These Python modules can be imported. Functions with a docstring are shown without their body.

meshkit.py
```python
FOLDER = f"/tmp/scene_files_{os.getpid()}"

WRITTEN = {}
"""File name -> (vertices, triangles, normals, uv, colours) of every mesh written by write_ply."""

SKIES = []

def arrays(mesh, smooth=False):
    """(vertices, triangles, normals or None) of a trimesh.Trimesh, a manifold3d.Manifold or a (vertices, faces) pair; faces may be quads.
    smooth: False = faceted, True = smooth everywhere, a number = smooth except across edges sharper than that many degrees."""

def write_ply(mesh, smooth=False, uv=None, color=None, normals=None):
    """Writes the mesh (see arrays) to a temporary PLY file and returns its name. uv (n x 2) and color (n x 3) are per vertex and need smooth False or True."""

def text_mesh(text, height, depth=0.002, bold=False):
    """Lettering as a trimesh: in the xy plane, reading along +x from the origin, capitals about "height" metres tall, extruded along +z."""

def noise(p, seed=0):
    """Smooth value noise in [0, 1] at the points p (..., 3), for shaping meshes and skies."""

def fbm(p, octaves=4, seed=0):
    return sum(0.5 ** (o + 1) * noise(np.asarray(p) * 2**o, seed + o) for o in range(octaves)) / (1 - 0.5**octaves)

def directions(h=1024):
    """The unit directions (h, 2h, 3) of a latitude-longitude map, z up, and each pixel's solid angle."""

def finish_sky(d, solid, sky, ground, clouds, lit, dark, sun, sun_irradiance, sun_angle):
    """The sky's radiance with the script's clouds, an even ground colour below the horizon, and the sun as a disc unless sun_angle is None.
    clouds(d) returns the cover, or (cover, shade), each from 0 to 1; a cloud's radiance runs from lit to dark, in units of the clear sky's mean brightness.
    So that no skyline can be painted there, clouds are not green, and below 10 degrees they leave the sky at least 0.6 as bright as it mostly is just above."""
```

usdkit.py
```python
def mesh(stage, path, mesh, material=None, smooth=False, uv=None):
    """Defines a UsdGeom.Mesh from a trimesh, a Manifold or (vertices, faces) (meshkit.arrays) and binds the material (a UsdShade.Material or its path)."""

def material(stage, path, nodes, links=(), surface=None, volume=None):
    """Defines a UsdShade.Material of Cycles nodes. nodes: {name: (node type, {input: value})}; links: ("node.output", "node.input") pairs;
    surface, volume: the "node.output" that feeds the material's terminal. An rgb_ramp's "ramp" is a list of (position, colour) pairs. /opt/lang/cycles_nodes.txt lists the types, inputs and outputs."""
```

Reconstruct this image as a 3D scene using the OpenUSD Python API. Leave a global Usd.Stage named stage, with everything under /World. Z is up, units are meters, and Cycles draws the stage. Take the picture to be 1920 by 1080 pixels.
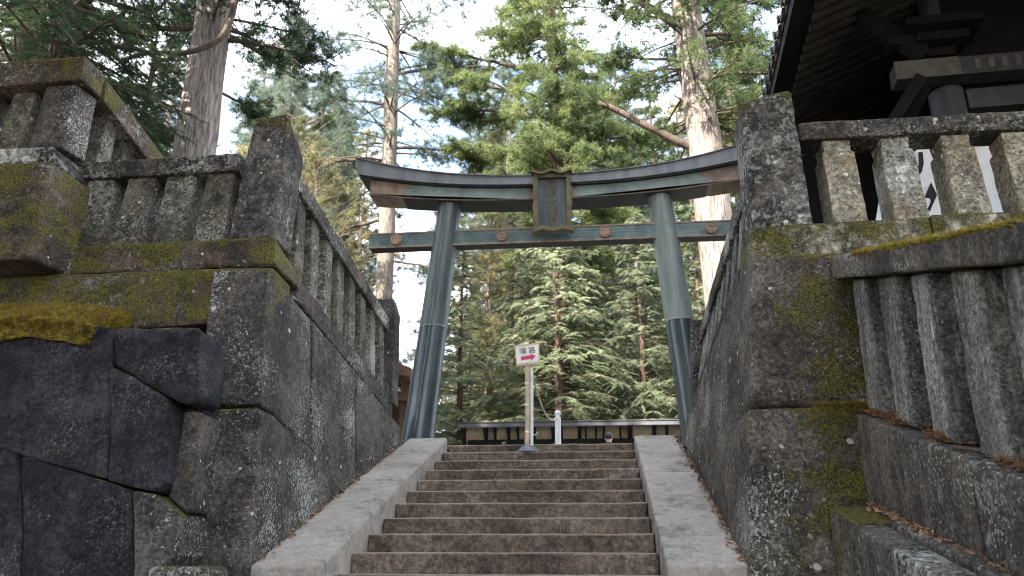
import math, random
import numpy as np, trimesh, manifold3d, usdkit
from meshkit import fbm
from scipy.spatial import ConvexHull, HalfspaceIntersection
from shapely.geometry import Polygon
from pxr import Usd, UsdGeom, UsdLux, UsdShade, Gf, Sdf

stage = Usd.Stage.CreateInMemory()
UsdGeom.SetStageUpAxis(stage, UsdGeom.Tokens.z)
UsdGeom.SetStageMetersPerUnit(stage, 1.0)
UsdGeom.Xform.Define(stage, '/World')
UsdGeom.Scope.Define(stage, '/World/Looks')
stage.SetDefaultPrim(stage.GetPrimAtPath('/World'))

# ------------------------------------------------------------------ camera, sky, sun, exposure
EXPOSURE = 2.92
PITCH, YAW, ROLL = math.radians(19.5367), math.radians(6.1425), math.radians(0.3)
EYE = (0.9126, 0.0, 1.5)
_f = np.array([-math.sin(YAW) * math.cos(PITCH), math.cos(YAW) * math.cos(PITCH), math.sin(PITCH)])
_r0 = np.array([math.cos(YAW), math.sin(YAW), 0.0]); _u0 = np.cross(_r0, _f)
_r = math.cos(ROLL) * _r0 + math.sin(ROLL) * _u0
_u = -math.sin(ROLL) * _r0 + math.cos(ROLL) * _u0
cam = UsdGeom.Camera.Define(stage, '/World/camera')
cam.AddTransformOp().Set(Gf.Matrix4d(*_r, 0, *_u, 0, *(-_f), 0, *EYE, 1))
cam.CreateHorizontalApertureAttr(36.0); cam.CreateVerticalApertureAttr(20.25)
cam.CreateFocalLengthAttr(36.0 * 1550 / 1920)
cam.CreateFStopAttr(2.0); cam.CreateFocusDistanceAttr(7.3)
cam.CreateClippingRangeAttr(Gf.Vec2f(0.05, 2000))
cam.CreateExposureAttr(EXPOSURE)

SUN = np.array([-0.40, -0.60, 0.72]); SUN /= np.linalg.norm(SUN)
SUN_ELEV, SUN_ROT = math.asin(SUN[2]), math.atan2(SUN[0], SUN[1])
sky_mat = usdkit.material(stage, '/World/Looks/sky_look', {
    'sky': ('sky_texture', {'sky_type': 'single_scattering', 'sun_disc': False, 'sun_elevation': SUN_ELEV, 'sun_rotation': SUN_ROT, 'aerosol_density': 1.6}),
    'tc': ('texture_coordinate', {}),
    'map': ('mapping', {'scale': (1.4, 1.4, 4.0)}),
    'n': ('noise_texture', {'scale': 2.2, 'detail': 7.0, 'roughness': 0.6}),
    'r': ('rgb_ramp', {'ramp': [(0.41, (0.05, 0.05, 0.05)), (0.62, (1, 1, 1))]}),
    'm': ('mix', {'color2': (9.0, 9.3, 9.6)}),
    'bg': ('background_shader', {'strength': 0.1})},
    [('tc.generated', 'map.vector'), ('map.vector', 'n.vector'), ('n.fac', 'r.fac'), ('r.color', 'm.fac'), ('sky.color', 'm.color1'), ('m.color', 'bg.color')], surface='bg.background')
dome = UsdLux.DomeLight.Define(stage, '/World/sky')
UsdShade.MaterialBindingAPI.Apply(dome.GetPrim()).Bind(sky_mat)
dome.GetPrim().SetCustomDataByKey('kind', 'structure')
dome.GetPrim().SetCustomDataByKey('label', 'bright partly clouded daytime sky seen between the trees')
sun = UsdLux.DistantLight.Define(stage, '/World/sun')
sun.CreateNormalizeAttr(True); sun.CreateIntensityAttr(1.0); sun.CreateAngleAttr(0.5); sun.CreateColorAttr(Gf.Vec3f(1.0, 0.93, 0.82))
_x = np.cross([0, 0, 1], SUN); _x /= np.linalg.norm(_x); _y = np.cross(SUN, _x)
sun.AddTransformOp().Set(Gf.Matrix4d(*_x, 0, *_y, 0, *SUN, 0, 0, 0, 30, 1))

# ------------------------------------------------------------------ scene helpers
rng = np.random.default_rng(7)
used = {}
def path_for(name, parent=None):
    base = (parent.GetPath().pathString if parent is not None else '/World')
    k = used.get((base, name), -1) + 1
    used[(base, name)] = k
    return f'{base}/{name}' if k == 0 else f'{base}/{name}_{k:03d}'
def tag(p, label=None, cat=None, group=None, kind=None):
    for key, v in (('label', label), ('category', cat), ('group', group), ('kind', kind)):
        if v:
            p.SetCustomDataByKey(key, v)
    return p
def thing(name, label=None, cat=None, group=None, kind=None, loc=None):
    x = UsdGeom.Xform.Define(stage, path_for(name))
    if loc is not None:
        x.AddTranslateOp().Set(Gf.Vec3d(*map(float, loc)))
    return tag(x.GetPrim(), label, cat, group, kind)
def obj(name, mesh, mat, parent=None, smooth=35, label=None, cat=None, group=None, kind=None):
    m = usdkit.mesh(stage, path_for(name, parent), mesh, mat, smooth)
    return tag(m.GetPrim(), label, cat, group, kind)
def cat(*ms):
    return trimesh.util.concatenate([m for m in ms if m is not None])

# ------------------------------------------------------------------ shapes
_dirs = trimesh.creation.icosphere(subdivisions=1).vertices
def man_to_tri(m):
    k = m.to_mesh()
    return trimesh.Trimesh(np.array(k.vert_properties[:, :3]), np.array(k.tri_verts), process=False)
def stone(pts, r=0.03, gap=0.005, ref=0.12, amp=0.01, freq=2.5, seed=0, oct=4):
    """a rounded, slightly uneven block: the convex hull of the points, its edges rounded by r, its faces displaced by noise"""
    pts = np.asarray(pts, float)
    h = ConvexHull(pts)
    eq = h.equations.copy(); c = pts.mean(0)
    d = -(eq[:, :3] @ c + eq[:, 3])
    rr = min(r, d.min() * 0.5); gap = min(gap, d.min() * 0.2)
    eq[:, 3] += rr + gap
    v = HalfspaceIntersection(eq, c).intersections
    v = np.unique(np.round(v, 4), axis=0)
    cloud = (v[:, None, :] + rr * _dirs[None]).reshape(-1, 3)
    m = manifold3d.Manifold.hull_points(cloud.astype(np.float32))
    m = m.refine_to_length(ref)
    t = man_to_tri(m)
    if amp:
        n = t.vertex_normals
        t.vertices = t.vertices + n * ((fbm(t.vertices * freq + seed * 3.17, oct, seed) - 0.5) * 2 * amp)[:, None]
    return t
def corners(x0, x1, y0, y1, z0, z1):
    return np.array([(x, y, z) for x in (x0, x1) for y in (y0, y1) for z in (z0, z1)], float)
def bx(x0, x1, y0, y1, z0, z1, **k):
    return stone(corners(x0, x1, y0, y1, z0, z1), **k)
def plain(x0, x1, y0, y1, z0, z1):
    b = trimesh.creation.box((x1 - x0, y1 - y0, z1 - z0)); b.apply_translation(((x0 + x1) / 2, (y0 + y1) / 2, (z0 + z1) / 2)); return b
def chbox(x0, x1, y0, y1, z0, z1, r=0.01):
    """a box with chamfered edges"""
    P = []
    for sx in (0, 1):
        for sy in (0, 1):
            for sz in (0, 1):
                p = np.array([(x0, x1)[sx], (y0, y1)[sy], (z0, z1)[sz]], float)
                s = np.array([1 - 2 * sx, 1 - 2 * sy, 1 - 2 * sz]) * r
                P += [p + s * (0, 1, 1), p + s * (1, 0, 1), p + s * (1, 1, 0)]
    return man_to_tri(manifold3d.Manifold.hull_points(np.array(P, np.float32)))
def hull(pts):
    return man_to_tri(manifold3d.Manifold.hull_points(np.asarray(pts, np.float32)))
def beam(a, b, w, h, up=(0, 0, 1), r=0.008):
    """a chamfered bar from a to b, w wide and h high"""
    a, b, up = np.array(a, float), np.array(b, float), np.array(up, float)
    d = b - a; L = np.linalg.norm(d); d /= L
    s = np.cross(d, up); s /= np.linalg.norm(s); u = np.cross(s, d)
    t = chbox(-w / 2, w / 2, 0, L, -h / 2, h / 2, r)
    M = np.eye(4); M[:3, 0], M[:3, 1], M[:3, 2], M[:3, 3] = s, d, u, a
    t.apply_transform(M); return t
def tube(path, radii, sides=10, cap=True, rough=0.0, seed=0):
    P = np.asarray(path, float); R = np.broadcast_to(np.asarray(radii, float), (len(P),))
    T = np.gradient(P, axis=0); T /= np.linalg.norm(T, axis=1, keepdims=True)
    ref = np.array([1.0, 0.13, 0.07]) if abs(T[0, 0]) < 0.8 else np.array([0.05, 1.0, 0.1])
    A = np.cross(T, ref); A /= np.linalg.norm(A, axis=1, keepdims=True); Bv = np.cross(T, A)
    th = np.linspace(0, 2 * np.pi, sides, endpoint=False)
    V = P[:, None] + R[:, None, None] * (np.cos(th)[None, :, None] * A[:, None] + np.sin(th)[None, :, None] * Bv[:, None])
    if rough:
        V = V + (V - P[:, None]) * ((fbm(V * np.array([2.2, 2.2, 0.5]) + seed, 4, seed) - 0.5) * 2 * rough)[..., None]
    V = V.reshape(-1, 3); F = []
    i = np.arange(len(P) - 1)[:, None] * sides; j = np.arange(sides)[None]; k = (j + 1) % sides
    q = [i + j, i + k, i + sides + k, i + sides + j]
    q = [x.reshape(-1) for x in np.broadcast_arrays(*q)]
    F = np.vstack([np.stack([q[0], q[2], q[1]], 1), np.stack([q[0], q[3], q[2]], 1)])
    if cap:
        n = len(V); V = np.vstack([V, P[0], P[-1]]); a = np.arange(sides); b = (a + 1) % sides
        F = np.vstack([F, np.stack([np.full(sides, n), a, b], 1), np.stack([np.full(sides, n + 1), (len(P) - 1) * sides + b, (len(P) - 1) * sides + a], 1)])
    return trimesh.Trimesh(V, F, process=False)
def smooth_path(pts, n):
    from scipy.interpolate import PchipInterpolator
    P = np.asarray(pts, float); s = np.r_[0, np.cumsum(np.linalg.norm(np.diff(P, axis=0), axis=1))]
    return PchipInterpolator(s, P)(np.linspace(0, s[-1], n))
def loft(sections, closed=True):
    """sections: (n, m, 3) rings joined into a skin with end caps (convex rings)"""
    S = np.asarray(sections, float); n, m = S.shape[:2]; V = S.reshape(-1, 3); F = []
    for a in range(n - 1):
        for b in range(m):
            c = (b + 1) % m; p = a * m
            F += [(p + b, p + c, p + m + c), (p + b, p + m + c, p + m + b)]
    for b in range(1, m - 1):
        F += [(0, b + 1, b), ((n - 1) * m, (n - 1) * m + b, (n - 1) * m + b + 1)]
    t = trimesh.Trimesh(V, F, process=False)
    if t.volume < 0: t.invert()
    return t
def plate(poly, depth, frame):
    """extrudes a shapely polygon; frame = (origin, x axis, y axis): depth along x cross y"""
    t = trimesh.util.concatenate([trimesh.creation.extrude_polygon(g, depth, engine='earcut') for g in getattr(poly, 'geoms', [poly])])
    o, x, y = (np.array(k, float) for k in frame); M = np.eye(4)
    M[:3, 0], M[:3, 1], M[:3, 2], M[:3, 3] = x, y, np.cross(x, y), o
    t.apply_transform(M); return t

# ------------------------------------------------------------------ materials
def L(name): return '/World/Looks/' + name
def stone_mat(name, dark, mid, pale=(0.40, 0.40, 0.36), lichen=0.5, moss=0.5, mossy_top=0.35, streak=0.0, warm=(0.12, 0.085, 0.06), warm_amt=0.35, bump=0.6, spots=0.5, lscale=12.0, tread=0.0, mossx=None, mossz=None, grain=1.0):
    """weathered stone: grey ground, fine grain, ragged pale lichen, round lichen spots, moss that favours upward faces"""
    lt = 0.665 - 0.19 * lichen
    mt = 0.80 - 0.34 * moss
    nodes = {
        'g': ('geometry', {}), 'oi': ('object_info', {}),
        'off': ('vector_math', {'math_type': 'scale', 'vector1': (13.1, 7.7, 5.3)}),
        'pos': ('vector_math', {'math_type': 'add'}),
        'n1': ('noise_texture', {'scale': 1.7, 'detail': 6.0, 'roughness': 0.6}),
        'n2': ('noise_texture', {'scale': 30.0, 'detail': 8.0, 'roughness': 0.8}),
        'n3': ('noise_texture', {'scale': lscale, 'detail': 9.0, 'roughness': 0.72, 'distortion': 0.3}),
        'n3b': ('noise_texture', {'scale': 1.1, 'detail': 4.0}),
        'n4': ('noise_texture', {'scale': 2.6, 'detail': 8.0, 'roughness': 0.7}),
        'n5': ('noise_texture', {'scale': 3.4, 'detail': 5.0, 'roughness': 0.6}),
        'n6': ('noise_texture', {'scale': 9.0, 'detail': 9.0, 'roughness': 0.78, 'distortion': 0.4}),
        'bmix': ('math', {'math_type': 'multiply_add', 'value2': 0.55}), 'bm2': ('math', {'math_type': 'multiply', 'value2': 0.45}),
        'base': ('rgb_ramp', {'ramp': [(0.39, tuple(c * 0.5 for c in dark)), (0.475, dark), (0.56, mid), (0.65, tuple(c * 1.35 for c in mid))]}),
        'grain': ('rgb_ramp', {'ramp': [(0.41, (1 - 0.65 * grain,) * 3), (0.5, (1 - 0.08 * grain,) * 3), (0.60, (1 + 0.8 * grain,) * 3)]}),
        'mulg': ('mix', {'mix_type': 'multiply', 'fac': 1.0}),
        'wr': ('rgb_ramp', {'ramp': [(0.48, (0, 0, 0)), (0.72, (warm_amt,) * 3)]}),
        'mw': ('mix', {'color2': warm}),
        'la': ('math', {'math_type': 'multiply_add', 'value2': 0.72, 'value3': -0.36}),
        'lb': ('math', {'math_type': 'add'}),
        'lr': ('rgb_ramp', {'ramp': [(lt, (0, 0, 0)), (min(lt + 0.05, 0.99), (0.5,) * 3), (min(lt + 0.14, 0.99), (0.92,) * 3)]}),
        'ml': ('mix', {}),
        'pd': ('vector_math', {'math_type': 'add'}), 'dn': ('vector_math', {'math_type': 'scale', 'scale': 0.05}),
        'v': ('voronoi_texture', {'scale': 7.5, 'randomness': 1.0}),
        'vs': ('separate_color', {}),
        'vr': ('math', {'math_type': 'multiply_add', 'value2': 0.42, 'value3': -0.42 + 0.3 * spots}),
        'vl': ('math', {'math_type': 'subtract'}),
        'vrr': ('rgb_ramp', {'ramp': [(0.0, (0, 0, 0)), (0.03, (0.85,) * 3)]}),
        'ms': ('mix', {'color2': tuple(min(1, c * 1.25) for c in pale)}),
        'sx': ('separate_xyz', {}),
        'mz': ('math', {'math_type': 'multiply', 'value2': mossy_top}),
        'ma': ('math', {'math_type': 'add'}),
        'mr': ('rgb_ramp', {'ramp': [(mt, (0, 0, 0)), (min(mt + 0.1, 0.99), (0.95,) * 3)]}),
        'mn': ('noise_texture', {'scale': 60.0, 'detail': 4.0, 'roughness': 0.7}),
        'mc': ('rgb_ramp', {'ramp': [(0.36, (0.018, 0.016, 0.006)), (0.50, (0.070, 0.062, 0.012)), (0.62, (0.17, 0.15, 0.025))]}),
        'mm': ('mix', {}),
        'h1': ('math', {'math_type': 'multiply_add', 'value2': 0.5}),
        'h2': ('math', {'math_type': 'multiply_add', 'value2': 0.45}),
        'b': ('bump', {'strength': min(1.0, bump * 1.5), 'distance': 0.045}),
        'p': ('principled_bsdf', {'roughness': 0.88, 'specular_ior_level': 0.25})}
    nodes['spn'] = ('noise_texture', {'scale': 42.0, 'detail': 3.0, 'roughness': 0.6}); nodes['spa'] = ('math', {'math_type': 'add'}); nodes['spr'] = ('rgb_ramp', {'ramp': [(0.63, (0, 0, 0)), (0.70, (0.9 * min(1, spots * 1.4),) * 3)]})
    nodes['mp0'] = ('mix', {'color2': tuple(min(1, c * 1.1) for c in pale)})
    nodes['pl'] = ('mix', {'mix_type': 'multiply', 'fac': 0.85, 'color2': pale}); nodes['plg'] = ('rgb_ramp', {'ramp': [(0.36, (0.45,) * 3), (0.5, (0.95,) * 3), (0.64, (1.2,) * 3)]})
    links = [('oi.random', 'off.scale'), ('g.position', 'pos.vector1'), ('off.vector', 'pos.vector2')]
    P = 'pos.vector'
    if streak:
        nodes['st'] = ('mapping', {'scale': (1.0, 1.0, 1.0 - streak)})
        links += [('pos.vector', 'st.vector')]; P = 'st.vector'
    links += [(P, f'{n}.vector') for n in ('n1', 'n3', 'n3b', 'n4', 'n5', 'n6')] + [('g.position', 'n2.vector'), ('g.position', 'mn.vector')]
    links += [('n1.fac', 'bm2.value1'), ('n6.fac', 'bmix.value1'), ('bm2.value', 'bmix.value3'), ('bmix.value', 'base.fac'), ('n2.fac', 'grain.fac'), ('base.color', 'mulg.color1'), ('grain.color', 'mulg.color2'),
              ('n5.fac', 'wr.fac'), ('wr.color', 'mw.fac'), ('mulg.color', 'mw.color1'),
              ('n3b.fac', 'la.value1'), ('n3.fac', 'lb.value1'), ('la.value', 'lb.value2'), ('lb.value', 'lr.fac'), ('lr.color', 'ml.fac'), ('g.position', 'spn.vector'), ('spn.fac', 'spa.value1'), ('la.value', 'spa.value2'), ('spa.value', 'spr.fac'), ('spr.color', 'mp0.fac'), ('mw.color', 'mp0.color1'), ('mp0.color', 'ml.color1'), ('n2.fac', 'plg.fac'), ('plg.color', 'pl.color1'), ('pl.color', 'ml.color2'),
              ('n3.color', 'dn.vector1'), (P, 'pd.vector1'), ('dn.vector', 'pd.vector2'), ('pd.vector', 'v.vector'),
              ('v.color', 'vs.color'), ('vs.r', 'vr.value1'), ('vr.value', 'vl.value1'), ('v.distance', 'vl.value2'), ('vl.value', 'vrr.fac'), ('vrr.color', 'ms.fac'), ('ml.color', 'ms.color1'),
              ('g.normal', 'sx.vector'), ('sx.z', 'mz.value1'), ('n4.fac', 'ma.value1'), ('mz.value', 'ma.value2'), ('ma.value', 'mr.fac'), ('mr.color', 'mm.fac'), ('ms.color', 'mm.color1'),
              ('mn.fac', 'mc.fac'), ('mc.color', 'mm.color2'),
              ('mm.color', 'p.base_color'), ('n2.fac', 'h1.value1'), ('lr.color', 'h1.value3'), ('mr.color', 'h2.value1'), ('h1.value', 'h2.value3'), ('h2.value', 'b.height'), ('b.normal', 'p.normal')]
    if tread:                                              # worn, paler upper faces
        nodes['tr'] = ('rgb_ramp', {'ramp': [(0.25, (0, 0, 0)), (0.75, (tread,) * 3)]}); nodes['tm'] = ('mix', {'color2': (0.29, 0.25, 0.205)})
        links = [l for l in links if l != ('mm.color', 'p.base_color')] + [('sx.z', 'tr.fac'), ('tr.color', 'tm.fac'), ('mm.color', 'tm.color1'), ('tm.color', 'p.base_color')]
    last = 'ma.value'
    for key, val in (('x', mossx), ('z', mossz)):          # a stretch of the wall where the moss has taken hold
        if val:
            nodes['px'] = ('separate_xyz', {})
            nodes['mp' + key] = ('map_range', {'from_min': val[0], 'from_max': val[1], 'to_min': 0.0, 'to_max': val[2], 'clamp': True}); nodes['mq' + key] = ('math', {'math_type': 'add'})
            links = [l for l in links if l[1] != 'mr.fac'] + [('g.position', 'px.vector'), ('px.' + key, f'mp{key}.value'), (f'mp{key}.result', f'mq{key}.value1'), (last, f'mq{key}.value2')]
            last = f'mq{key}.value'; links.append((last, 'mr.fac'))
    links = list(dict.fromkeys(links))
    return usdkit.material(stage, L(name), nodes, links, surface='p.BSDF')
def plain_mat(name, a, b, rough=0.6, scale=6.0, metallic=0.0, bump=0.15, stretch=(1, 1, 1), spec=0.5, detail=6.0, lo=0.35, hi=0.68):
    return usdkit.material(stage, L(name), {
        'g': ('geometry', {}), 'mp': ('mapping', {'scale': stretch}),
        'n': ('noise_texture', {'scale': scale, 'detail': detail, 'roughness': 0.65}),
        'n2': ('noise_texture', {'scale': scale * 7, 'detail': 4.0}),
        'r': ('rgb_ramp', {'ramp': [(lo, a), (hi, b)]}),
        'bp': ('bump', {'strength': bump, 'distance': 0.01}),
        'p': ('principled_bsdf', {'roughness': rough, 'metallic': metallic, 'specular_ior_level': spec})},
        [('g.position', 'mp.vector'), ('mp.vector', 'n.vector'), ('mp.vector', 'n2.vector'), ('n.fac', 'r.fac'), ('r.color', 'p.base_color'), ('n2.fac', 'bp.height'), ('bp.normal', 'p.normal')], surface='p.BSDF')
def leaf_mat(name, a, b, c, trans=0.4, scale=0.9):
    return usdkit.material(stage, L(name), {
        'g': ('geometry', {}), 'oi': ('object_info', {}),
        'n': ('noise_texture', {'scale': scale, 'detail': 4.0, 'roughness': 0.6}),
        'isl': ('math', {'math_type': 'multiply_add', 'value2': 0.30, 'value3': -0.15}),
        'ad': ('math', {'math_type': 'add'}), 'rd': ('math', {'math_type': 'multiply_add', 'value2': 0.22, 'value3': -0.11}), 'ad2': ('math', {'math_type': 'add'}),
        'r': ('rgb_ramp', {'ramp': [(0.25, a), (0.52, b), (0.8, c)]}),
        'd': ('principled_bsdf', {'roughness': 0.55, 'specular_ior_level': 0.3}), 't': ('translucent_bsdf', {}), 'hs': ('hsv', {'value': 1.5, 'hue': 0.485}),
        'mx': ('mix_closure', {'fac': trans})},
        [('g.position', 'n.vector'), ('g.random_per_island', 'isl.value1'), ('n.fac', 'ad.value1'), ('isl.value', 'ad.value2'), ('oi.random', 'rd.value1'), ('ad.value', 'ad2.value1'), ('rd.value', 'ad2.value2'), ('ad2.value', 'r.fac'),
         ('r.color', 'd.base_color'), ('r.color', 'hs.color'), ('hs.color', 't.color'), ('d.BSDF', 'mx.closure1'), ('t.BSDF', 'mx.closure2')], surface='mx.closure')

M = {}
M['wall'] = stone_mat('wall_stone', (0.038, 0.0345, 0.0335), (0.088, 0.079, 0.073), lichen=0.24, moss=0.45, mossy_top=0.3, spots=0.65, lscale=15.0)
M['wall_moss'] = stone_mat('mossy_wall_stone', (0.050, 0.039, 0.031), (0.115, 0.092, 0.075), lichen=0.40, moss=0.92, mossy_top=0.35, warm_amt=0.8, warm=(0.10, 0.06, 0.035))
M['pier'] = stone_mat('pier_stone', (0.055, 0.047, 0.040), (0.120, 0.104, 0.088), lichen=0.30, moss=0.50, mossy_top=0.22, spots=0.75, lscale=16.0, mossx=(2.3, 2.75, 0.17))
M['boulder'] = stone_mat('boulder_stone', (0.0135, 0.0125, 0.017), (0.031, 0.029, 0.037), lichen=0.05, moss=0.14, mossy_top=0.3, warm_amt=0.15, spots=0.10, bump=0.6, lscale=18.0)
M['rail'] = stone_mat('rail_stone', (0.038, 0.033, 0.030), (0.108, 0.096, 0.084), lichen=0.72, moss=0.38, mossy_top=0.35, spots=0.75, lscale=20.0)
M['post'] = stone_mat('post_stone', (0.030, 0.027, 0.026), (0.112, 0.101, 0.091), lichen=0.92, moss=0.38, mossy_top=0.35, lscale=14.0, spots=0.75, mossz=(5.65, 6.05, 0.16))
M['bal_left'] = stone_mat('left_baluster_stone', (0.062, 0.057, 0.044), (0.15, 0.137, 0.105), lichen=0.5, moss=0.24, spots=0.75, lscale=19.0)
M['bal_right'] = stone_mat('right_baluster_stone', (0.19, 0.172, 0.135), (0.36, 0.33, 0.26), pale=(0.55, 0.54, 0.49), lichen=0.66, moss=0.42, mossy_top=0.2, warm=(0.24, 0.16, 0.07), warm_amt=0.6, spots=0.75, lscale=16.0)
M['bal_low'] = stone_mat('low_baluster_stone', (0.11, 0.11, 0.103), (0.26, 0.26, 0.24), pale=(0.48, 0.49, 0.47), lichen=0.50, moss=0.36, streak=0.8, lscale=8.0)
M['base_moss'] = stone_mat('mossy_base_stone', (0.09, 0.08, 0.06), (0.25, 0.225, 0.17), pale=(0.50, 0.47, 0.35), lichen=0.8, moss=1.03, mossy_top=0.2, lscale=6.0)
M['string'] = stone_mat('string_stone', (0.055, 0.048, 0.041), (0.125, 0.109, 0.093), lichen=0.40, moss=0.5, mossy_top=-0.1, streak=0.5, spots=0.8, lscale=12.0)
M['step'] = stone_mat('step_stone', (0.088, 0.067, 0.052), (0.170, 0.135, 0.106), pale=(0.25, 0.21, 0.165), lichen=0.0, moss=0.0, mossy_top=0.0, spots=0.0, warm=(0.12, 0.08, 0.055), warm_amt=0.4, bump=0.4, tread=0.6, grain=0.6)
M['kerb'] = stone_mat('kerb_stone', (0.235, 0.212, 0.19), (0.285, 0.26, 0.235), pale=(0.34, 0.31, 0.28), lichen=0.0, moss=0.0, mossy_top=0.0, spots=0.0, warm=(0.23, 0.19, 0.155), bump=0.08, grain=0.22)
M['earth'] = plain_mat('packed_earth', (0.09, 0.075, 0.06), (0.17, 0.145, 0.12), 0.95, 2.5, bump=0.6)
M['gravel'] = plain_mat('pale_gravel', (0.2, 0.19, 0.17), (0.36, 0.34, 0.31), 0.95, 14.0, bump=0.8)
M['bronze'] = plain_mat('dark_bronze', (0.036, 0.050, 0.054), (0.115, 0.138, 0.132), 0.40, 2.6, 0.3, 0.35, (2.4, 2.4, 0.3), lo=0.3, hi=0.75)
M['bronze_green'] = plain_mat('green_bronze', (0.125, 0.172, 0.162), (0.25, 0.305, 0.282), 0.55, 3.0, 0.08, 0.4)
M['bronze_top'] = plain_mat('grey_bronze', (0.11, 0.118, 0.128), (0.185, 0.195, 0.205), 0.5, 2.0, 0.15, 0.25, (2.5, 1, 0.3))
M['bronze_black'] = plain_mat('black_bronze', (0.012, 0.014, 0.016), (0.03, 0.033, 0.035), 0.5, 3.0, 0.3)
M['copper'] = plain_mat('worn_copper', (0.10, 0.085, 0.072), (0.36, 0.235, 0.16), 0.55, 4.5, 0.2, 0.3)
M['brass'] = plain_mat('old_gilding', (0.055, 0.050, 0.028), (0.155, 0.125, 0.060), 0.5, 9.0, 0.3, 0.4)
M['black_wood'] = plain_mat('black_wood', (0.0035, 0.0032, 0.0035), (0.009, 0.0085, 0.0085), 0.7, 4.0, spec=0.2)
M['rafter_end'] = plain_mat('rafter_end_paint', (0.06, 0.057, 0.048), (0.12, 0.115, 0.095), 0.6, 6.0)
M['brown_wood'] = plain_mat('brown_black_wood', (0.020, 0.018, 0.016), (0.048, 0.043, 0.038), 0.6, 4.0)
M['bronze_beam'] = plain_mat('teal_bronze', (0.06, 0.092, 0.095), (0.14, 0.19, 0.188), 0.5, 5.0, 0.2, 0.3)
M['bronze_low'] = plain_mat('polished_dark_bronze', (0.038, 0.050, 0.056), (0.082, 0.098, 0.102), 0.30, 2.0, 0.35, 0.2, (1.2, 1.2, 0.35))
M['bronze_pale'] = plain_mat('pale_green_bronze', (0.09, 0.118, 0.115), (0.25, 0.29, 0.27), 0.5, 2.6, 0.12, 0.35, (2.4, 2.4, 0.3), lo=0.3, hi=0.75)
M['grey_wood'] = plain_mat('grey_painted_wood', (0.018, 0.021, 0.026), (0.045, 0.051, 0.06), 0.6, 5.0)
M['tan_wood'] = plain_mat('tan_wood', (0.16, 0.125, 0.085), (0.28, 0.225, 0.16), 0.7, 4.0)
M['tile'] = plain_mat('roof_tile', (0.035, 0.033, 0.03), (0.09, 0.085, 0.078), 0.7, 6.0)
M['red_wood'] = plain_mat('red_brown_wood', (0.05, 0.022, 0.014), (0.13, 0.055, 0.03), 0.6, 4.0)
M['cloth'] = plain_mat('white_cloth', (0.62, 0.64, 0.68), (0.74, 0.75, 0.78), 0.9, 3.0)
M['black_cloth'] = plain_mat('black_dye', (0.012, 0.012, 0.014), (0.02, 0.02, 0.022), 0.9, 3.0)
M['white_paint'] = plain_mat('white_paint', (0.62, 0.62, 0.62), (0.8, 0.8, 0.8), 0.5, 8.0)
M['fascia'] = plain_mat('grey_metal_fascia', (0.05, 0.055, 0.065), (0.085, 0.09, 0.105), 0.6, 3.0)
M['pale_board'] = plain_mat('pale_board', (0.5, 0.38, 0.25), (0.72, 0.58, 0.42), 0.75, 4.0)
M['bamboo'] = plain_mat('bamboo', (0.42, 0.32, 0.22), (0.62, 0.5, 0.36), 0.5, 6.0)
M['paper'] = plain_mat('paper', (0.74, 0.72, 0.69), (0.84, 0.83, 0.8), 0.8, 5.0)
M['board'] = plain_mat('sign_board', (0.5, 0.38, 0.26), (0.62, 0.5, 0.36), 0.7, 8.0)
M['red'] = plain_mat('red_ink', (0.55, 0.04, 0.11), (0.66, 0.07, 0.15), 0.7, 5.0)
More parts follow.
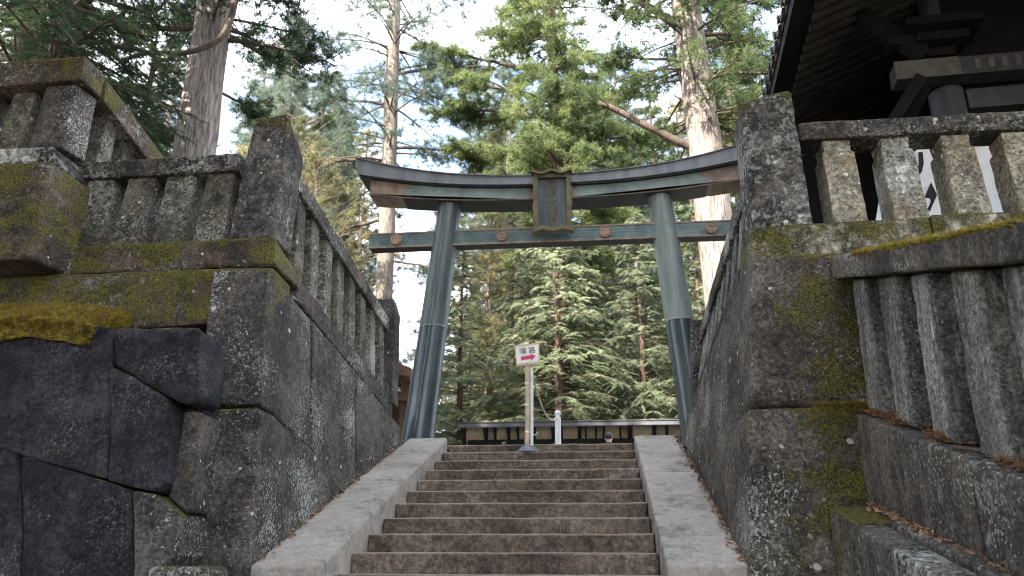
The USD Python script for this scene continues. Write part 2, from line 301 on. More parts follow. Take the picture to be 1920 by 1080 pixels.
M['ink'] = plain_mat('black_ink', (0.03, 0.03, 0.035), (0.06, 0.06, 0.06), 0.7, 5.0)
M['rubber'] = plain_mat('dark_plastic', (0.06, 0.065, 0.08), (0.1, 0.105, 0.125), 0.4, 5.0)
M['rope'] = plain_mat('rope', (0.4, 0.36, 0.27), (0.58, 0.53, 0.42), 0.85, 40.0)
M['bark_pale'] = plain_mat('pale_bark', (0.075, 0.060, 0.052), (0.30, 0.26, 0.228), 0.9, 2.6, 0, 1.0, (9.0, 9.0, 0.8), 0.2, 10.0, 0.38, 0.62)
M['bark'] = plain_mat('grey_bark', (0.075, 0.06, 0.05), (0.25, 0.21, 0.18), 0.9, 2.6, 0, 1.0, (9.0, 9.0, 0.9), 0.2, 10.0, 0.38, 0.62)
M['bark_red'] = plain_mat('red_bark', (0.045, 0.032, 0.025), (0.13, 0.085, 0.062), 0.9, 3.0, 0, 1.0, (6, 6, 0.5), 0.2, 9.0)
M['limb'] = plain_mat('limb_bark', (0.05, 0.038, 0.03), (0.125, 0.095, 0.075), 0.9, 4.0, 0, 0.6, (1, 1, 1), 0.2)
M['twig'] = plain_mat('tan_twigs', (0.11, 0.088, 0.062), (0.23, 0.19, 0.135), 0.9, 1.0, 0, 0.1)
M['needle_dark'] = leaf_mat('dark_needles', (0.022, 0.038, 0.020), (0.048, 0.075, 0.033), (0.10, 0.13, 0.045), 0.42)
M['needle_fir'] = leaf_mat('fir_needles', (0.12, 0.15, 0.095), (0.22, 0.26, 0.158), (0.30, 0.33, 0.19), 0.5)
M['needle_green'] = leaf_mat('green_needles', (0.050, 0.076, 0.028), (0.12, 0.155, 0.058), (0.21, 0.225, 0.085), 0.5)
M['needle_blue'] = leaf_mat('blue_needles', (0.055, 0.078, 0.062), (0.115, 0.145, 0.108), (0.19, 0.205, 0.125), 0.48)
M['needle_gold'] = leaf_mat('golden_needles', (0.11, 0.115, 0.05), (0.25, 0.22, 0.105), (0.38, 0.31, 0.155), 0.55)
M['moss'] = leaf_mat('moss', (0.13, 0.085, 0.014), (0.31, 0.28, 0.032), (0.50, 0.49, 0.06), 0.25, 14.0)
M['dry'] = plain_mat('dry_needles', (0.11, 0.055, 0.03), (0.26, 0.13, 0.065), 0.9, 30.0)
M['leaf_litter'] = plain_mat('leaf_litter', (0.14, 0.075, 0.045), (0.32, 0.2, 0.12), 0.9, 25.0)
M['skin'] = plain_mat('skin', (0.5, 0.33, 0.25), (0.55, 0.37, 0.28), 0.6, 5.0)
M['hair'] = plain_mat('hair', (0.012, 0.01, 0.01), (0.02, 0.016, 0.014), 0.5, 5.0)
M['coat'] = plain_mat('dark_coat', (0.03, 0.03, 0.04), (0.05, 0.05, 0.06), 0.9, 5.0)

# ------------------------------------------------------------------ the ground
TZ = 3.385
Y1, ST, Z1, SR = 7.506, 0.509, 1.738, 0.183          # nosing of the first visible step, tread, rise
def nose(y): return Z1 + (y - Y1) * SR / ST
def sheet(x0, x1, y0, y1, z, n=40, amp=0.02):
    gx, gy = np.meshgrid(np.linspace(x0, x1, n), np.linspace(y0, y1, n)); V = np.stack([gx, gy, np.full_like(gx, z)], -1).reshape(-1, 3)
    V[:, 2] += (fbm(V * 0.8, 3, 5) - 0.5) * 2 * amp
    i = (np.arange(n - 1)[:, None] * n + np.arange(n - 1)[None]).ravel()
    return trimesh.Trimesh(V, np.vstack([np.stack([i, i + 1, i + n + 1], 1), np.stack([i, i + n + 1, i + n], 1)]), process=False)
obj('ground', sheet(-400, 400, -400, 400, -0.02, 60, 0.0), M['earth'], smooth=True, label='bare packed earth at the foot of the stairs', kind='structure')
def bank(x0, x1, y0, y1, z):
    return cat(plain(x0, x1, y0, y1, -0.5, z - 0.04), sheet(x0, x1, y0, y1, z, 50, 0.02))
obj('terrace', bank(-120, 120, 12.35, 160, TZ - 0.01), M['gravel'], smooth=False, label='pale gravel terrace at the top of the stairs', kind='structure')
obj('earth_bank', bank(-40, -2.72, 7.75, 12.6, 4.2), M['earth'], smooth=False, label='earth bank behind the left retaining wall', kind='structure')
obj('earth_bank', bank(2.92, 40, 7.75, 12.6, 4.2), M['earth'], smooth=False, label='earth bank behind the right retaining wall', kind='structure')

# ------------------------------------------------------------------ the stairs
XL, XR = -1.317, 1.383
stairs = thing('stone_stairs', 'broad flight of worn brown stone steps rising to the gate', kind='structure')
for k in range(-8, 10):
    y, z = Y1 + ST * k, Z1 + SR * k
    w = rng.normal(0, 0.004, 3)
    y1 = y + (0.62 if k < 9 else 1.0)
    for (a, b) in ((XL + 0.003, XR - 0.003),):
        obj('step', bx(a, b, y + w[0], y1, z - 0.22, z + w[1] * 0.6, r=0.022, gap=0.0, ref=0.07, amp=0.008, freq=5, seed=k + 30), M['step'], stairs, smooth=True)
obj('landing_slab', bx(XL + 0.003, XR - 0.003, Y1 + ST * 9 + 0.62 + 0.385, 12.6, TZ - 0.2, TZ + 0.002, r=0.02, amp=0.004, ref=0.15), M['step'], stairs, smooth=True)
def kerb_stone(x0, x1, ya, yb, dz, ea=0.0, seed=0, end=None):
    def zt(y): return min(nose(y) + dz, TZ + 0.115)
    P = []
    for y in (ya, yb):
        for x in (x0, x1):
            P += [(x, y, zt(y)), (x, y, zt(y) - 0.75)]
    return stone(P, r=0.035, gap=0.004, ref=0.09, amp=0.007, freq=3, seed=seed)
for (x0, x1, joints) in ((-1.905, XL, (2.6, 4.6, 6.69, 9.42, 12.05)), (XR, 2.01, (2.6, 4.6, 6.74, 9.72, 12.05))):
    for i in range(4):
        dz = 0.165 if i >= 2 else 0.02
        obj('kerb_slab', kerb_stone(x0, x1, joints[i], joints[i + 1], dz, seed=i + 3), M['kerb'], stairs, smooth=50)

# ------------------------------------------------------------------ retaining walls
POLY = {"LJ":[[[-2.611,6.847,2.913],[-2.029,6.847,2.913],[-1.891,6.636,1.509],[-2.49,6.636,1.507],[-2.596,6.767,2.379]],[[-2.022,6.855,2.915],[-2.01,7.127,2.882],[-1.986,7.545,2.793],[-1.943,8.299,2.63],[-1.907,9.034,2.525],[-1.892,6.637,1.509]]],"LK":[[[-2.689,6.972,3.746],[-2.103,6.974,3.761],[-2.031,6.853,2.952],[-2.601,6.854,2.962]],[[-2.153,6.995,4.285],[-2.096,8.116,4.117],[-1.958,8.078,2.706],[-1.99,7.558,2.841],[-2.013,7.138,2.923],[-2.026,6.854,2.948]]],"LL":[[[-5.256,7.056,4.306],[-2.132,7.056,4.308],[-2.103,6.974,3.761],[-2.689,6.972,3.746],[-5.007,6.952,3.614]],[[-2.153,7.129,4.336],[-2.146,7.257,4.307],[-2.106,7.028,3.819]]],"LM":[[],[[-2.096,8.131,4.122],[-2.023,9.584,3.906],[-1.895,9.463,2.56],[-1.908,9.035,2.542],[-1.959,8.093,2.719]]],"LN":[[],[[-2.022,9.625,3.902],[-1.92,11.581,3.579],[-1.901,11.424,3.326],[-1.895,9.463,2.56]]],"RU":[[[2.303,7.052,4.281],[3.14,7.042,4.216],[2.967,6.843,2.884],[2.107,6.839,2.863],[2.008,6.831,2.81]],[[2.324,7.21,4.344],[2.202,8.804,3.957],[2.073,10.386,3.513],[2.033,11.203,3.494],[2.01,8.683,2.412],[2.054,8.188,2.579],[2.099,7.864,2.809],[2.127,7.533,2.916]]],"RV":[[[2.104,6.835,2.835],[2.963,6.839,2.857],[2.809,6.634,1.494],[1.946,6.633,1.49],[1.986,6.813,2.685]],[[2.121,7.575,2.885],[2.099,7.751,2.776],[2.056,8.068,2.553],[2.013,8.549,2.387],[1.977,6.834,1.49]]],"BA":[[[-4.559,6.371,3.632],[-3.229,6.363,3.535],[-3.14,6.333,3.161],[-2.959,6.259,2.235],[-3.439,6.269,2.365],[-3.774,6.278,2.471],[-4.242,6.287,2.59]],[]],"BB":[[[-3.136,6.333,3.161],[-2.915,6.326,3.073],[-2.629,6.313,2.913],[-2.502,6.292,2.655],[-2.478,6.257,2.211],[-2.552,6.251,2.142],[-2.95,6.259,2.235]],[]],"BC":[[[-3.213,6.362,3.525],[-2.42,6.361,3.513],[-2.339,6.312,2.895],[-2.434,6.307,2.843],[-2.568,6.312,2.903],[-2.779,6.323,3.043],[-3.128,6.335,3.189]],[]],"BD":[[[-2.513,6.305,2.809],[-2.425,6.306,2.82],[-2.34,6.304,2.801],[-2.332,6.263,2.293],[-2.315,6.239,1.988],[-2.495,6.249,2.118],[-2.465,6.259,2.232],[-2.485,6.289,2.611]],[]],"BE":[[[-3.744,6.276,2.445],[-3.435,6.268,2.348],[-3.003,6.259,2.236],[-2.827,6.197,1.466],[-3.491,6.197,1.463]],[]],"BF":[[[-4.234,6.285,2.564],[-3.785,6.277,2.463],[-3.499,6.197,1.463],[-3.898,6.197,1.461]],[]],"BG":[[[-2.988,6.258,2.227],[-2.739,6.253,2.16],[-2.592,6.197,1.467],[-2.814,6.197,1.466]],[]],"BH":[[[-2.724,6.252,2.151],[-2.54,6.25,2.126],[-2.339,6.238,1.98],[-2.298,6.214,1.676],[-2.367,6.197,1.469],[-2.579,6.197,1.467]],[]]}
def cR(y, z):     # face of the right wall towards the stairs
    return 2.0 + 0.118 * (z - 1.6) - 0.0425 * (y - 6.65) * 0.9
def fy(z): return 6.65 + 0.15 * (z - 1.6)
def wall_stone(key, side, depth=0.55, **k):
    f, s = POLY[key]; P = []
    for p in f: P += [p, (p[0], p[1] + depth, p[2])]
    for p in s: P += [p, (p[0] - side * depth, p[1], p[2])]
    if key in ('LJ', 'LM', 'LN'):
        b = sorted(s, key=lambda p: p[2] - 0.36 * p[1])[:2]; P += [(p[0] + 0.02, p[1], p[2] - 0.2) for p in b]
    return stone(P, **k)
left_wall = thing('retaining_wall', 'dark battered retaining wall of huge fitted stones left of the stairs', 'wall')
for key, mat, kw in (('LJ', 'wall', dict(r=0.035, amp=0.018, ref=0.07)), ('LK', 'wall', dict(r=0.035, amp=0.02, ref=0.07)), ('LL', 'wall_moss', dict(r=0.05, amp=0.028, ref=0.07)),
                     ('LM', 'wall', dict(r=0.03, amp=0.02, ref=0.08)), ('LN', 'wall', dict(r=0.03, amp=0.02, ref=0.08))):
    obj('stone', wall_stone(key, 1, seed=len(used) + 1, freq=2.2, **kw), M[mat], left_wall, smooth=True)
obj('coping_stone', stone(np.array([(-4.40, 7.12, 4.33), (-2.13, 7.09, 4.33), (-4.40, 7.15, 4.655), (-2.17, 7.13, 4.66), (-4.4, 7.8, 4.33), (-2.13, 7.8, 4.33), (-4.4, 7.8, 4.65), (-2.19, 7.8, 4.55)]), r=0.03, amp=0.018, ref=0.06, freq=4, seed=4), M['wall_moss'], left_wall, smooth=True)
# sloping coping under the side balustrade
def side_coping(a, b, w, h, seed):
    a, b = np.array(a, float), np.array(b, float)
    P = []
    for p in (a, b):
        for dx in (0, w):
            P += [p + (dx, 0, 0), p + (dx * 1.0, 0, -h)]
    return stone(P, r=0.03, amp=0.015, ref=0.07, freq=4, seed=seed)
LA, LB = np.array([-2.165, 7.82, 4.50]), np.array([-1.985, 11.35, 3.92])
for t0, t1 in ((0, 0.36), (0.36, 0.70), (0.70, 1.0)):
    a, b = LA + (LB - LA) * t0, LA + (LB - LA) * t1
    obj('coping_stone', side_coping(a, b, -0.5, 0.27, int(t0 * 10) + 3), M['wall'], left_wall, smooth=True)
obj('wall_core', cat(plain(-2.72, -2.3, 7.7, 11.5, 0, 3.6), plain(-5.4, -2.68, 7.3, 7.74, 0, 4.28)), M['wall'], left_wall, smooth=False)

bw = thing('boulder_wall', 'lower wall of huge smooth blue-black boulders at the left foreground', 'wall')
for i, key in enumerate(('BA', 'BB', 'BC', 'BD', 'BE', 'BF', 'BG', 'BH')):
    if key == 'BG': continue
    f = np.array(POLY[key][0] + (POLY['BG'][0] if key == 'BE' else [])) + ((0, 0.16, 0) if key == 'BD' else (0, 0, 0)); P = np.vstack([f, f + (0, 0.5, 0.0)])
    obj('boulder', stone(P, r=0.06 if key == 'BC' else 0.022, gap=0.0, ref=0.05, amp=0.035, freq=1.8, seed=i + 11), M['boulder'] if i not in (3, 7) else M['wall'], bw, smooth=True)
obj('wall_core', plain(-4.7, -2.42, 6.62, 6.86, 0, 3.35), M['boulder'], bw, smooth=False)
obj('foot_stone', bx(-2.42, -1.96, 6.05, 6.5, 0.9, 1.60, r=0.05, amp=0.02, ref=0.07, seed=3), M['pier'], bw, smooth=True)

right_wall = thing('retaining_wall', 'grey mossy battered retaining wall of huge fitted stones right of the stairs', 'wall')
def rs(yz): return [(cR(y, z), y, z) for y, z in yz]
POLY['RU'][1] = rs([(7.12, 4.28), (8.8, 3.98), (10.4, 3.72), (11.3, 3.62), (11.25, 3.20), (8.62, 2.22), (8.2, 2.58), (7.7, 2.79), (7.15, 2.885)])
POLY['RV'][1] = rs([(6.95, 2.85), (7.6, 2.78), (8.17, 2.55), (8.62, 2.38), (8.5, 2.1), (6.70, 1.25)])
POLY['RU'][0] = [(2.31, 7.05, 4.28), (3.3, 7.04, 4.25), (3.15, 6.843, 2.884), (2.13, 6.84, 2.87)]
POLY['RV'][0] = [(2.10, 6.835, 2.845), (3.15, 6.839, 2.857), (3.05, 6.60, 1.25), (1.965, 6.60, 1.25)]
for key, kw in (('RU', dict(r=0.06, amp=0.022, ref=0.06)), ('RV', dict(r=0.055, amp=0.024, ref=0.06))):
    obj('stone', wall_stone(key, -1, seed=len(used) + 2, freq=2.0, gap=0.007, **kw), M['pier'], right_wall, smooth=True)
obj('coping_stone', stone(np.array([(2.30, 7.08, 4.24), (3.9, 7.05, 4.22), (2.325, 7.09, 4.555), (3.9, 7.10, 4.60), (2.30, 7.8, 4.24), (3.9, 7.8, 4.24), (2.33, 7.8, 4.5), (3.9, 7.8, 4.6)]), r=0.025, amp=0.014, ref=0.06, freq=4, seed=5), M['base_moss'], right_wall, smooth=True)
obj('coping_stone', bx(3.905, 6.5, 7.10, 7.8, 4.22, 4.62, r=0.025, amp=0.014, ref=0.08, freq=4, seed=6), M['base_moss'], right_wall, smooth=True)
RA, RB = np.array([2.30, 7.82, 4.44]), np.array([2.16, 11.4, 3.86])
for t0, t1 in ((0, 0.5), (0.5, 1.0)):
    a, b = RA + (RB - RA) * t0, RA + (RB - RA) * t1
    obj('coping_stone', side_coping(a, b, 0.5, 0.25, int(t0 * 10) + 5), M['wall'], right_wall, smooth=True)
obj('wall_core', cat(plain(2.45, 2.92, 7.7, 11.5, 0, 3.6), plain(2.62, 9.0, 7.45, 7.74, 0, 4.24)), M['wall'], right_wall, smooth=False)
obj('stone', bx(2.98, 9.0, 7.0, 7.6, 0.0, 4.2, r=0.03, amp=0.015, ref=0.2), M['pier'], right_wall, smooth=True)

# ------------------------------------------------------------------ balustrades
def baluster(x, y, z0, z1, w, d, lean=0.08, neck=0.0, seed=0, ax=(1, 0)):
    """one square stone baluster standing at x, y (front left corner), leaning back"""
    ux = np.array([ax[0], ax[1], 0.0]); uy = np.array([-ax[1], ax[0], 0.0])
    def ring(z, inset):
        o = np.array([x, y, 0.0]) + uy * lean * (z - z0)
        return [o + ux * a + uy * b + (0, 0, z) for a in (inset, w - inset) for b in (inset, d - inset)]
    if not neck:
        return stone(np.array(ring(z0, 0) + ring(z1, 0.012)), r=0.02, gap=0.0, ref=0.07, amp=0.008, freq=6, seed=seed)
    zn = z1 - neck
    return cat(stone(np.array(ring(z0, 0) + ring(zn - 0.05, 0.006)+ ring(zn - 0.01, 0.035)), r=0.018, gap=0.0, ref=0.06, amp=0.008, freq=6, seed=seed),
               stone(np.array(ring(zn - 0.05, 0.035) + ring(z1, 0.022)), r=0.01, gap=0.0, ref=0.08, amp=0.004, freq=6, seed=seed))
def rail_stone(a, b, w, h, seed, up=(0, 0, 1), r=0.022, amp=0.01):
    """a = outer top edge start, b = its end; w = signed width towards the inside (in x or y), h height"""
    a, b = np.array(a, float), np.array(b, float); w = np.array(w, float)
    P = [p + q for p in (a, b) for q in (np.zeros(3), w, np.array([0, 0, -h]), w + (0, 0, -h))]
    return stone(np.array(P), r=r, gap=0.002, ref=0.06, amp=amp, freq=5, seed=seed)

bl = thing('stone_balustrade', 'lichen-spotted stone balustrade with a tall corner post, on the left retaining wall', 'balustrade')
obj('corner_post', stone(np.array([(-2.67, 7.14, 4.64), (-2.20, 7.14, 4.64), (-2.63, 7.32, 6.13), (-2.26, 7.32, 6.16), (-2.67, 7.62, 4.64), (-2.19, 7.60, 4.64), (-2.63, 7.74, 6.0), (-2.21, 7.74, 5.80), (-2.19, 7.42, 5.88)]), r=0.03, gap=0, ref=0.04, amp=0.022, freq=5, seed=2), M['post'], bl, smooth=True)
obj('rail', rail_stone((-4.45, 7.22, 5.63), (-2.69, 7.22, 5.65), (0, 0.36, 0), 0.20, 3), M['rail'], bl, smooth=True)
for i, x in enumerate((-4.36, -3.92, -3.49, -3.06)):
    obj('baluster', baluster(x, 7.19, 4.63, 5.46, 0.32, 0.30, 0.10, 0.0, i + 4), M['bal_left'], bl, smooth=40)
def side_run(thingp, a_top, b_top, a_bot, b_bot, n, width, rail_h, mat, post_at, side, seed):
    a_top, b_top, a_bot, b_bot = (np.array(k, float) for k in (a_top, b_top, a_bot, b_bot))
    obj('rail', rail_stone(a_top, b_top, (-side * 0.36, 0, 0), rail_h, seed), M['rail'], thingp, smooth=True)
    for i in range(n):
        t = (i + 0.55) / n
        top, bot = a_top + (b_top - a_top) * t, a_bot + (b_bot - a_bot) * t
        x0 = bot[0] - side * 0.05; xt = top[0] - side * 0.045
        w = side * -0.28
        P = []
        for (x, z) in ((x0, bot[2] - 0.02), (xt, top[2] - rail_h + 0.02)):
            for dx in (0, w):
                for dy in (-width / 2, width / 2):
                    P.append((x + dx, (bot[1] + top[1]) / 2 + dy + (0.02 if z > bot[2] else 0), z))
        obj('baluster', stone(np.array(P), r=0.02, gap=0, ref=0.08, amp=0.008, freq=6, seed=seed + i), mat, thingp, smooth=40)
side_run(bl, (-2.225, 7.66, 5.66), (-2.06, 11.15, 5.07), (-2.17, 7.72, 4.50), (-1.995, 11.15, 3.95), 8, 0.25, 0.21, M['bal_left'], None, 1, 21)
obj('end_post', stone(np.array([(-2.36, 11.18, 3.85), (-1.97, 11.18, 3.85), (-2.38, 11.22, 5.20), (-2.0, 11.22, 5.22), (-2.34, 11.26, 5.42), (-2.06, 11.26, 5.42),
                             (-2.36, 11.55, 3.85), (-1.97, 11.55, 3.85), (-2.38, 11.55, 5.20), (-2.0, 11.55, 5.2), (-2.34, 11.5, 5.42), (-2.06, 11.5, 5.42)]), r=0.03, gap=0, ref=0.07, amp=0.012), M['wall'], bl, smooth=True)

bu = thing('stone_balustrade', 'higher balustrade stepping up at far left, its dark corner post under a mossy rail', 'balustrade')
obj('pedestal_block', stone(np.array([(-6.2, 6.62, 4.30), (-4.30, 6.60, 4.30), (-6.2, 6.70, 5.36), (-4.36, 6.68, 5.36), (-6.2, 7.4, 4.3), (-4.2, 7.4, 4.3), (-6.2, 7.4, 5.38), (-4.28, 7.4, 5.36)]), r=0.045, ref=0.06, amp=0.028, freq=3, seed=8), M['wall_moss'], bu, smooth=True)
obj('pedestal_block', stone(np.array([(-6.2, 6.74, 5.37), (-4.38, 6.74, 5.37), (-6.2, 6.76, 5.58), (-4.42, 6.76, 5.58), (-6.2, 8.6, 5.37), (-4.26, 8.6, 5.3), (-6.2, 8.6, 5.58), (-4.28, 8.6, 5.5)]), r=0.03, ref=0.07, amp=0.016, freq=4, seed=9), M['post'], bu, smooth=True)
obj('corner_post', stone(np.array([(-4.72, 6.80, 5.57), (-4.36, 6.80, 5.57), (-4.72, 6.86, 6.34), (-4.38, 6.86, 6.34), (-4.72, 7.12, 5.57), (-4.30, 7.12, 5.57), (-4.72, 7.16, 6.34), (-4.33, 7.16, 6.34)]), r=0.02, gap=0, ref=0.06, amp=0.008, seed=5), M['wall'], bu, smooth=40)
obj('rail', rail_stone((-6.2, 6.78, 6.58), (-4.29, 6.78, 6.64), (0, 0.38, 0), 0.29, 13), M['wall_moss'], bu, smooth=True)
obj('rail', rail_stone((-4.27, 7.17, 6.60), (-4.20, 8.9, 6.20), (-0.40, 0, 0), 0.27, 14), M['wall_moss'], bu, smooth=True)
for i, x in enumerate((-5.12, -5.56, -6.0)):
    obj('baluster', baluster(x, 6.84, 5.57, 6.32, 0.27, 0.28, 0.08, 0, i + 40), M['bal_left'], bu, smooth=40)
for i, y in enumerate((7.35, 7.75, 8.15, 8.55)):
    obj('baluster', baluster(-4.62, y, 5.5, 6.36 - 0.23 * (y - 7.17), 0.27, 0.25, 0.05, 0, i + 50), M['bal_left'], bu, smooth=40)

br = thing('stone_balustrade', 'pale thick balusters under a lichened rail beside a tall mossy post, right of the stairs', 'balustrade')
obj('corner_post', stone(np.array([(2.36, 7.12, 4.54), (2.90, 7.12, 4.54), (2.40, 7.30, 6.0), (2.90, 7.31, 6.12), (2.36, 7.62, 4.54), (2.90, 7.62, 4.54), (2.39, 7.72, 5.95), (2.89, 7.72, 6.08)]), r=0.04, gap=0, ref=0.05, amp=0.018, freq=4, seed=6), M['post'], br, smooth=True)
obj('rail', rail_stone((2.905, 7.25, 5.70), (6.6, 7.25, 5.73), (0, 0.36, 0), 0.19, 33), M['rail'], br, smooth=True)
for i, x in enumerate((3.08, 3.62, 4.17, 4.72, 5.27, 5.82)):
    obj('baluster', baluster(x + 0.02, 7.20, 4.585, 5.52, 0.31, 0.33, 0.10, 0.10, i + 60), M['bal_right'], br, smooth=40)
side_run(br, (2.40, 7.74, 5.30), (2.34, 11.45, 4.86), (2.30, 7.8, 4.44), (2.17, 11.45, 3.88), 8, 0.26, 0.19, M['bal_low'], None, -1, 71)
obj('end_post', stone(np.array([(2.20, 11.48, 3.8), (2.55, 11.48, 3.8), (2.24, 11.52, 5.05), (2.55, 11.52, 5.05), (2.20, 11.85, 3.8), (2.55, 11.85, 3.8), (2.27, 11.82, 5.12), (2.52, 11.82, 5.12)]), r=0.03, gap=0, ref=0.08, amp=0.012), M['wall'], br, smooth=True)

# the sloping lower balustrade on the right and its strings
lo = thing('stone_balustrade', 'sloping lower balustrade at the right edge with a mossy rail and broad grey balusters', 'balustrade')
SL = 0.336
def zr(y, z0=4.235, y0=7.1): return z0 + (y - y0) * SL
obj('rail', rail_stone((2.93, 3.0, zr(3.0)), (2.95, 6.98, zr(6.98)), (0.42, 0, 0), 0.215, 80, r=0.03, amp=0.014), M['string'], lo, smooth=True)
for i, y in enumerate((6.62, 6.02, 5.40, 4.79, 4.18, 3.57)):
    P = []
    for dz, s in ((-1.33, 0.0), (-0.20, 0.012)):
        for dx in (0.10 + s - (0.02 if dz < -1 else 0), 0.42):
            for dy in (-0.19 + s, 0.16 - s):
                P.append((2.95 + dx, y + dy + (0.06 if dz > -1 else 0), zr(y + dy) + dz))
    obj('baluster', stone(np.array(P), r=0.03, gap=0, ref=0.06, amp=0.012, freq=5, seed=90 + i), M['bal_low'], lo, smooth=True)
obj('back_panel', stone(np.array([(3.27 + dx, y, zr(y) + dz) for dx in (0, 0.3) for y in (3.0, 7.0) for dz in (-1.3, -0.19)]), r=0.01, ref=0.1, amp=0.01, seed=7), M['bal_low'], lo, smooth=True)
ws = thing('string_wall', 'sloping stone string wall below the lower balustrade at the right edge', 'wall')
def string(x0, x1, ya, yb, ztop, seed, mat, **k):
    P = [(x, y, z) for x in (x0, x1) for y in (ya, yb) for z in (0.0, ztop(y))]
    return stone(np.array(P), r=0.025, ref=0.08, amp=0.012, freq=4, seed=seed, **k)
zs = lambda y: 2.80 + (y - 6.85) * 0.325
for ya, yb in ((4.9, 6.83), (2.9, 4.9)):
    obj('string_stone', string(2.93, 3.5, ya, yb, zs, int(ya * 3), M['string']), M['string'], ws, smooth=True)
zl = lambda y: 1.89 + (y - 6.0) * 0.25
obj('string_stone', string(2.60, 2.93, 5.98, 6.66, zl, 5, M['pier']), M['pier'], ws, smooth=True)
obj('string_stone', string(2.57, 2.80, 4.4, 5.97, lambda y: 1.875 + (y - 5.97) * 0.245, 6, M['pier']), M['string'], ws, smooth=True)
obj('string_stone', string(2.81, 2.93, 4.4, 5.97, lambda y: 1.91 + (y - 5.97) * 0.25, 9, M['pier']), M['string'], ws, smooth=True)
obj('string_stone', string(2.57, 2.93, 2.9, 4.39, lambda y: 1.48 + (y - 4.39) * 0.245, 8, M['pier']), M['string'], ws, smooth=True)

# ------------------------------------------------------------------ the bronze gate
GC = 0.2
gate = thing('torii_gate', 'tall weathered green-grey bronze gate with two leaning round pillars and curved lintels', 'gate')
def pillar(xb, xt, label):
    zs_ = np.linspace(TZ - 0.1, 7.93, 49); t = (zs_ - TZ) / (7.93 - TZ)
    path = np.stack([xb + (xt - xb) * t, np.full_like(zs_, 13.45), zs_], 1)
    rad = 0.272 - 0.062 * t + 0.02 * np.clip(1 - t * 8, 0, 1)
    cut = 24
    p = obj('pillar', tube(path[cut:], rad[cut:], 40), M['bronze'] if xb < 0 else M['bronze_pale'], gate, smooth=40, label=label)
    obj('lower_shaft', tube(path[:cut + 1], rad[:cut + 1], 40), M['bronze_low'], p, smooth=40)
    for tb in ((zs_[24] - TZ) / (7.93 - TZ),):
        c = np.array([xb + (xt - xb) * tb, 13.45, TZ + (7.93 - TZ) * tb]); r = 0.272 - 0.062 * tb
        obj('joint_ring', tube([c - (0, 0, 0.012), c - (0, 0, 0.009), c + (0, 0, 0.009), c + (0, 0, 0.012)], [r, r + 0.006, r + 0.006, r], 40), M['bronze_green'], p, smooth=30)
    ax = np.array([xt - xb, 0, 7.93 - TZ]); a = np.array([xb, 13.45, TZ]); off = np.array([-0.05, -1, 0]) / 1.001
    obj('seam', tube([a + off * 0.272, a + ax + off * 0.212], 0.006, 6), M['bronze_green'], p, smooth=True)
pillar(-2.11, -1.675, 'left bronze pillar'); pillar(2.50, 2.075, 'right bronze pillar')
def lintel(u0, u1, ztop, zbot, yf, yb, n=40, tip=0.0):
    S = []
    for u in np.linspace(u0, u1, n):
        a, b = zbot(u), ztop(u)
        s = tip * np.sign(u) * max(0, (abs(u) - (u1 - 0.12)) / 0.12) if tip else 0
        S.append([(GC + u, yf, a), (GC + u, yb, a), (GC + u + s, yb, b), (GC + u + s, yf, b)])
    return loft(S)
kt = lambda u: 8.268 + 0.0277 * abs(u) ** 2.3
kb = lambda u: 8.115 + 0.0195 * abs(u) ** 2.3
sb = lambda u: 7.855 + 0.0163 * abs(u) ** 2.2
top = obj('top_lintel', lintel(-3.53, 3.53, kt, kb, 13.10, 13.80, tip=0.06), M['bronze_top'], gate, smooth=30)
obj('ridge_cap', lintel(-3.6, 3.6, lambda u: kt(u) + 0.016, lambda u: kt(u) + 0.002, 13.07, 13.83), M['bronze_top'], top, smooth=30)
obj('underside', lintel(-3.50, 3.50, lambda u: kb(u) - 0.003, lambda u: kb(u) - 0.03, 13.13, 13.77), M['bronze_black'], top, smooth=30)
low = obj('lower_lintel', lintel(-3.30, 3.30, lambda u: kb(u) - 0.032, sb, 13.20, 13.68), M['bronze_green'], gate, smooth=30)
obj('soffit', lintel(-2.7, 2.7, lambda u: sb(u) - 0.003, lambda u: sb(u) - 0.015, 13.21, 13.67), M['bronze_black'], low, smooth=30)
def facing(pts, y, d=0.006):
    """a thin plate on the curved front of the lower lintel: pts are (u, 0..1 across its height)"""
    c = Polygon(pts).segmentize(0.06)
    t = trimesh.creation.extrude_polygon(c, d, engine='earcut'); v = t.vertices.copy()
    zz = np.array([sb(u) + (kb(u) - 0.034 - sb(u)) * w for u, w in v[:, :2]])
    t.vertices = np.stack([GC + v[:, 0], y - v[:, 2], zz], 1)
    t.invert() if t.volume < 0 else None
    return t
for s in (-1, 1):
    end = obj('copper_end', lintel(min(s * 2.79, s * 3.31), max(s * 2.79, s * 3.31), lambda u: kb(u) - 0.033, lambda u: sb(u) - 0.004, 13.196, 13.684, n=6), M['copper'], low, smooth=30)
    ogee = [(2.80, 0.02), (2.80, 0.98), (2.50, 0.97), (2.62, 0.86), (2.55, 0.74), (2.68, 0.66), (2.66, 0.52), (2.775, 0.46), (2.66, 0.36), (2.70, 0.24), (2.56, 0.14), (2.45, 0.03)]
    obj('copper_scroll', facing([(s * a, b) for a, b in ogee], 13.2), M['copper'], low, smooth=False)
    og2 = [(0.30, 0.03), (0.30, 0.97), (0.50, 0.97), (0.44, 0.82), (0.37, 0.62), (0.36, 0.5), (0.40, 0.35), (0.46, 0.18), (0.55, 0.03)]
    obj('copper_scroll', facing([(s * a, b) for a, b in og2], 13.2), M['copper'], low, smooth=False)
    obj('edge_strip', facing([(s * 0.3, 0.0), (s * 3.3, 0.0), (s * 3.3, 0.045), (s * 0.3, 0.045)], 13.198, 0.008), M['copper'], low, smooth=False)
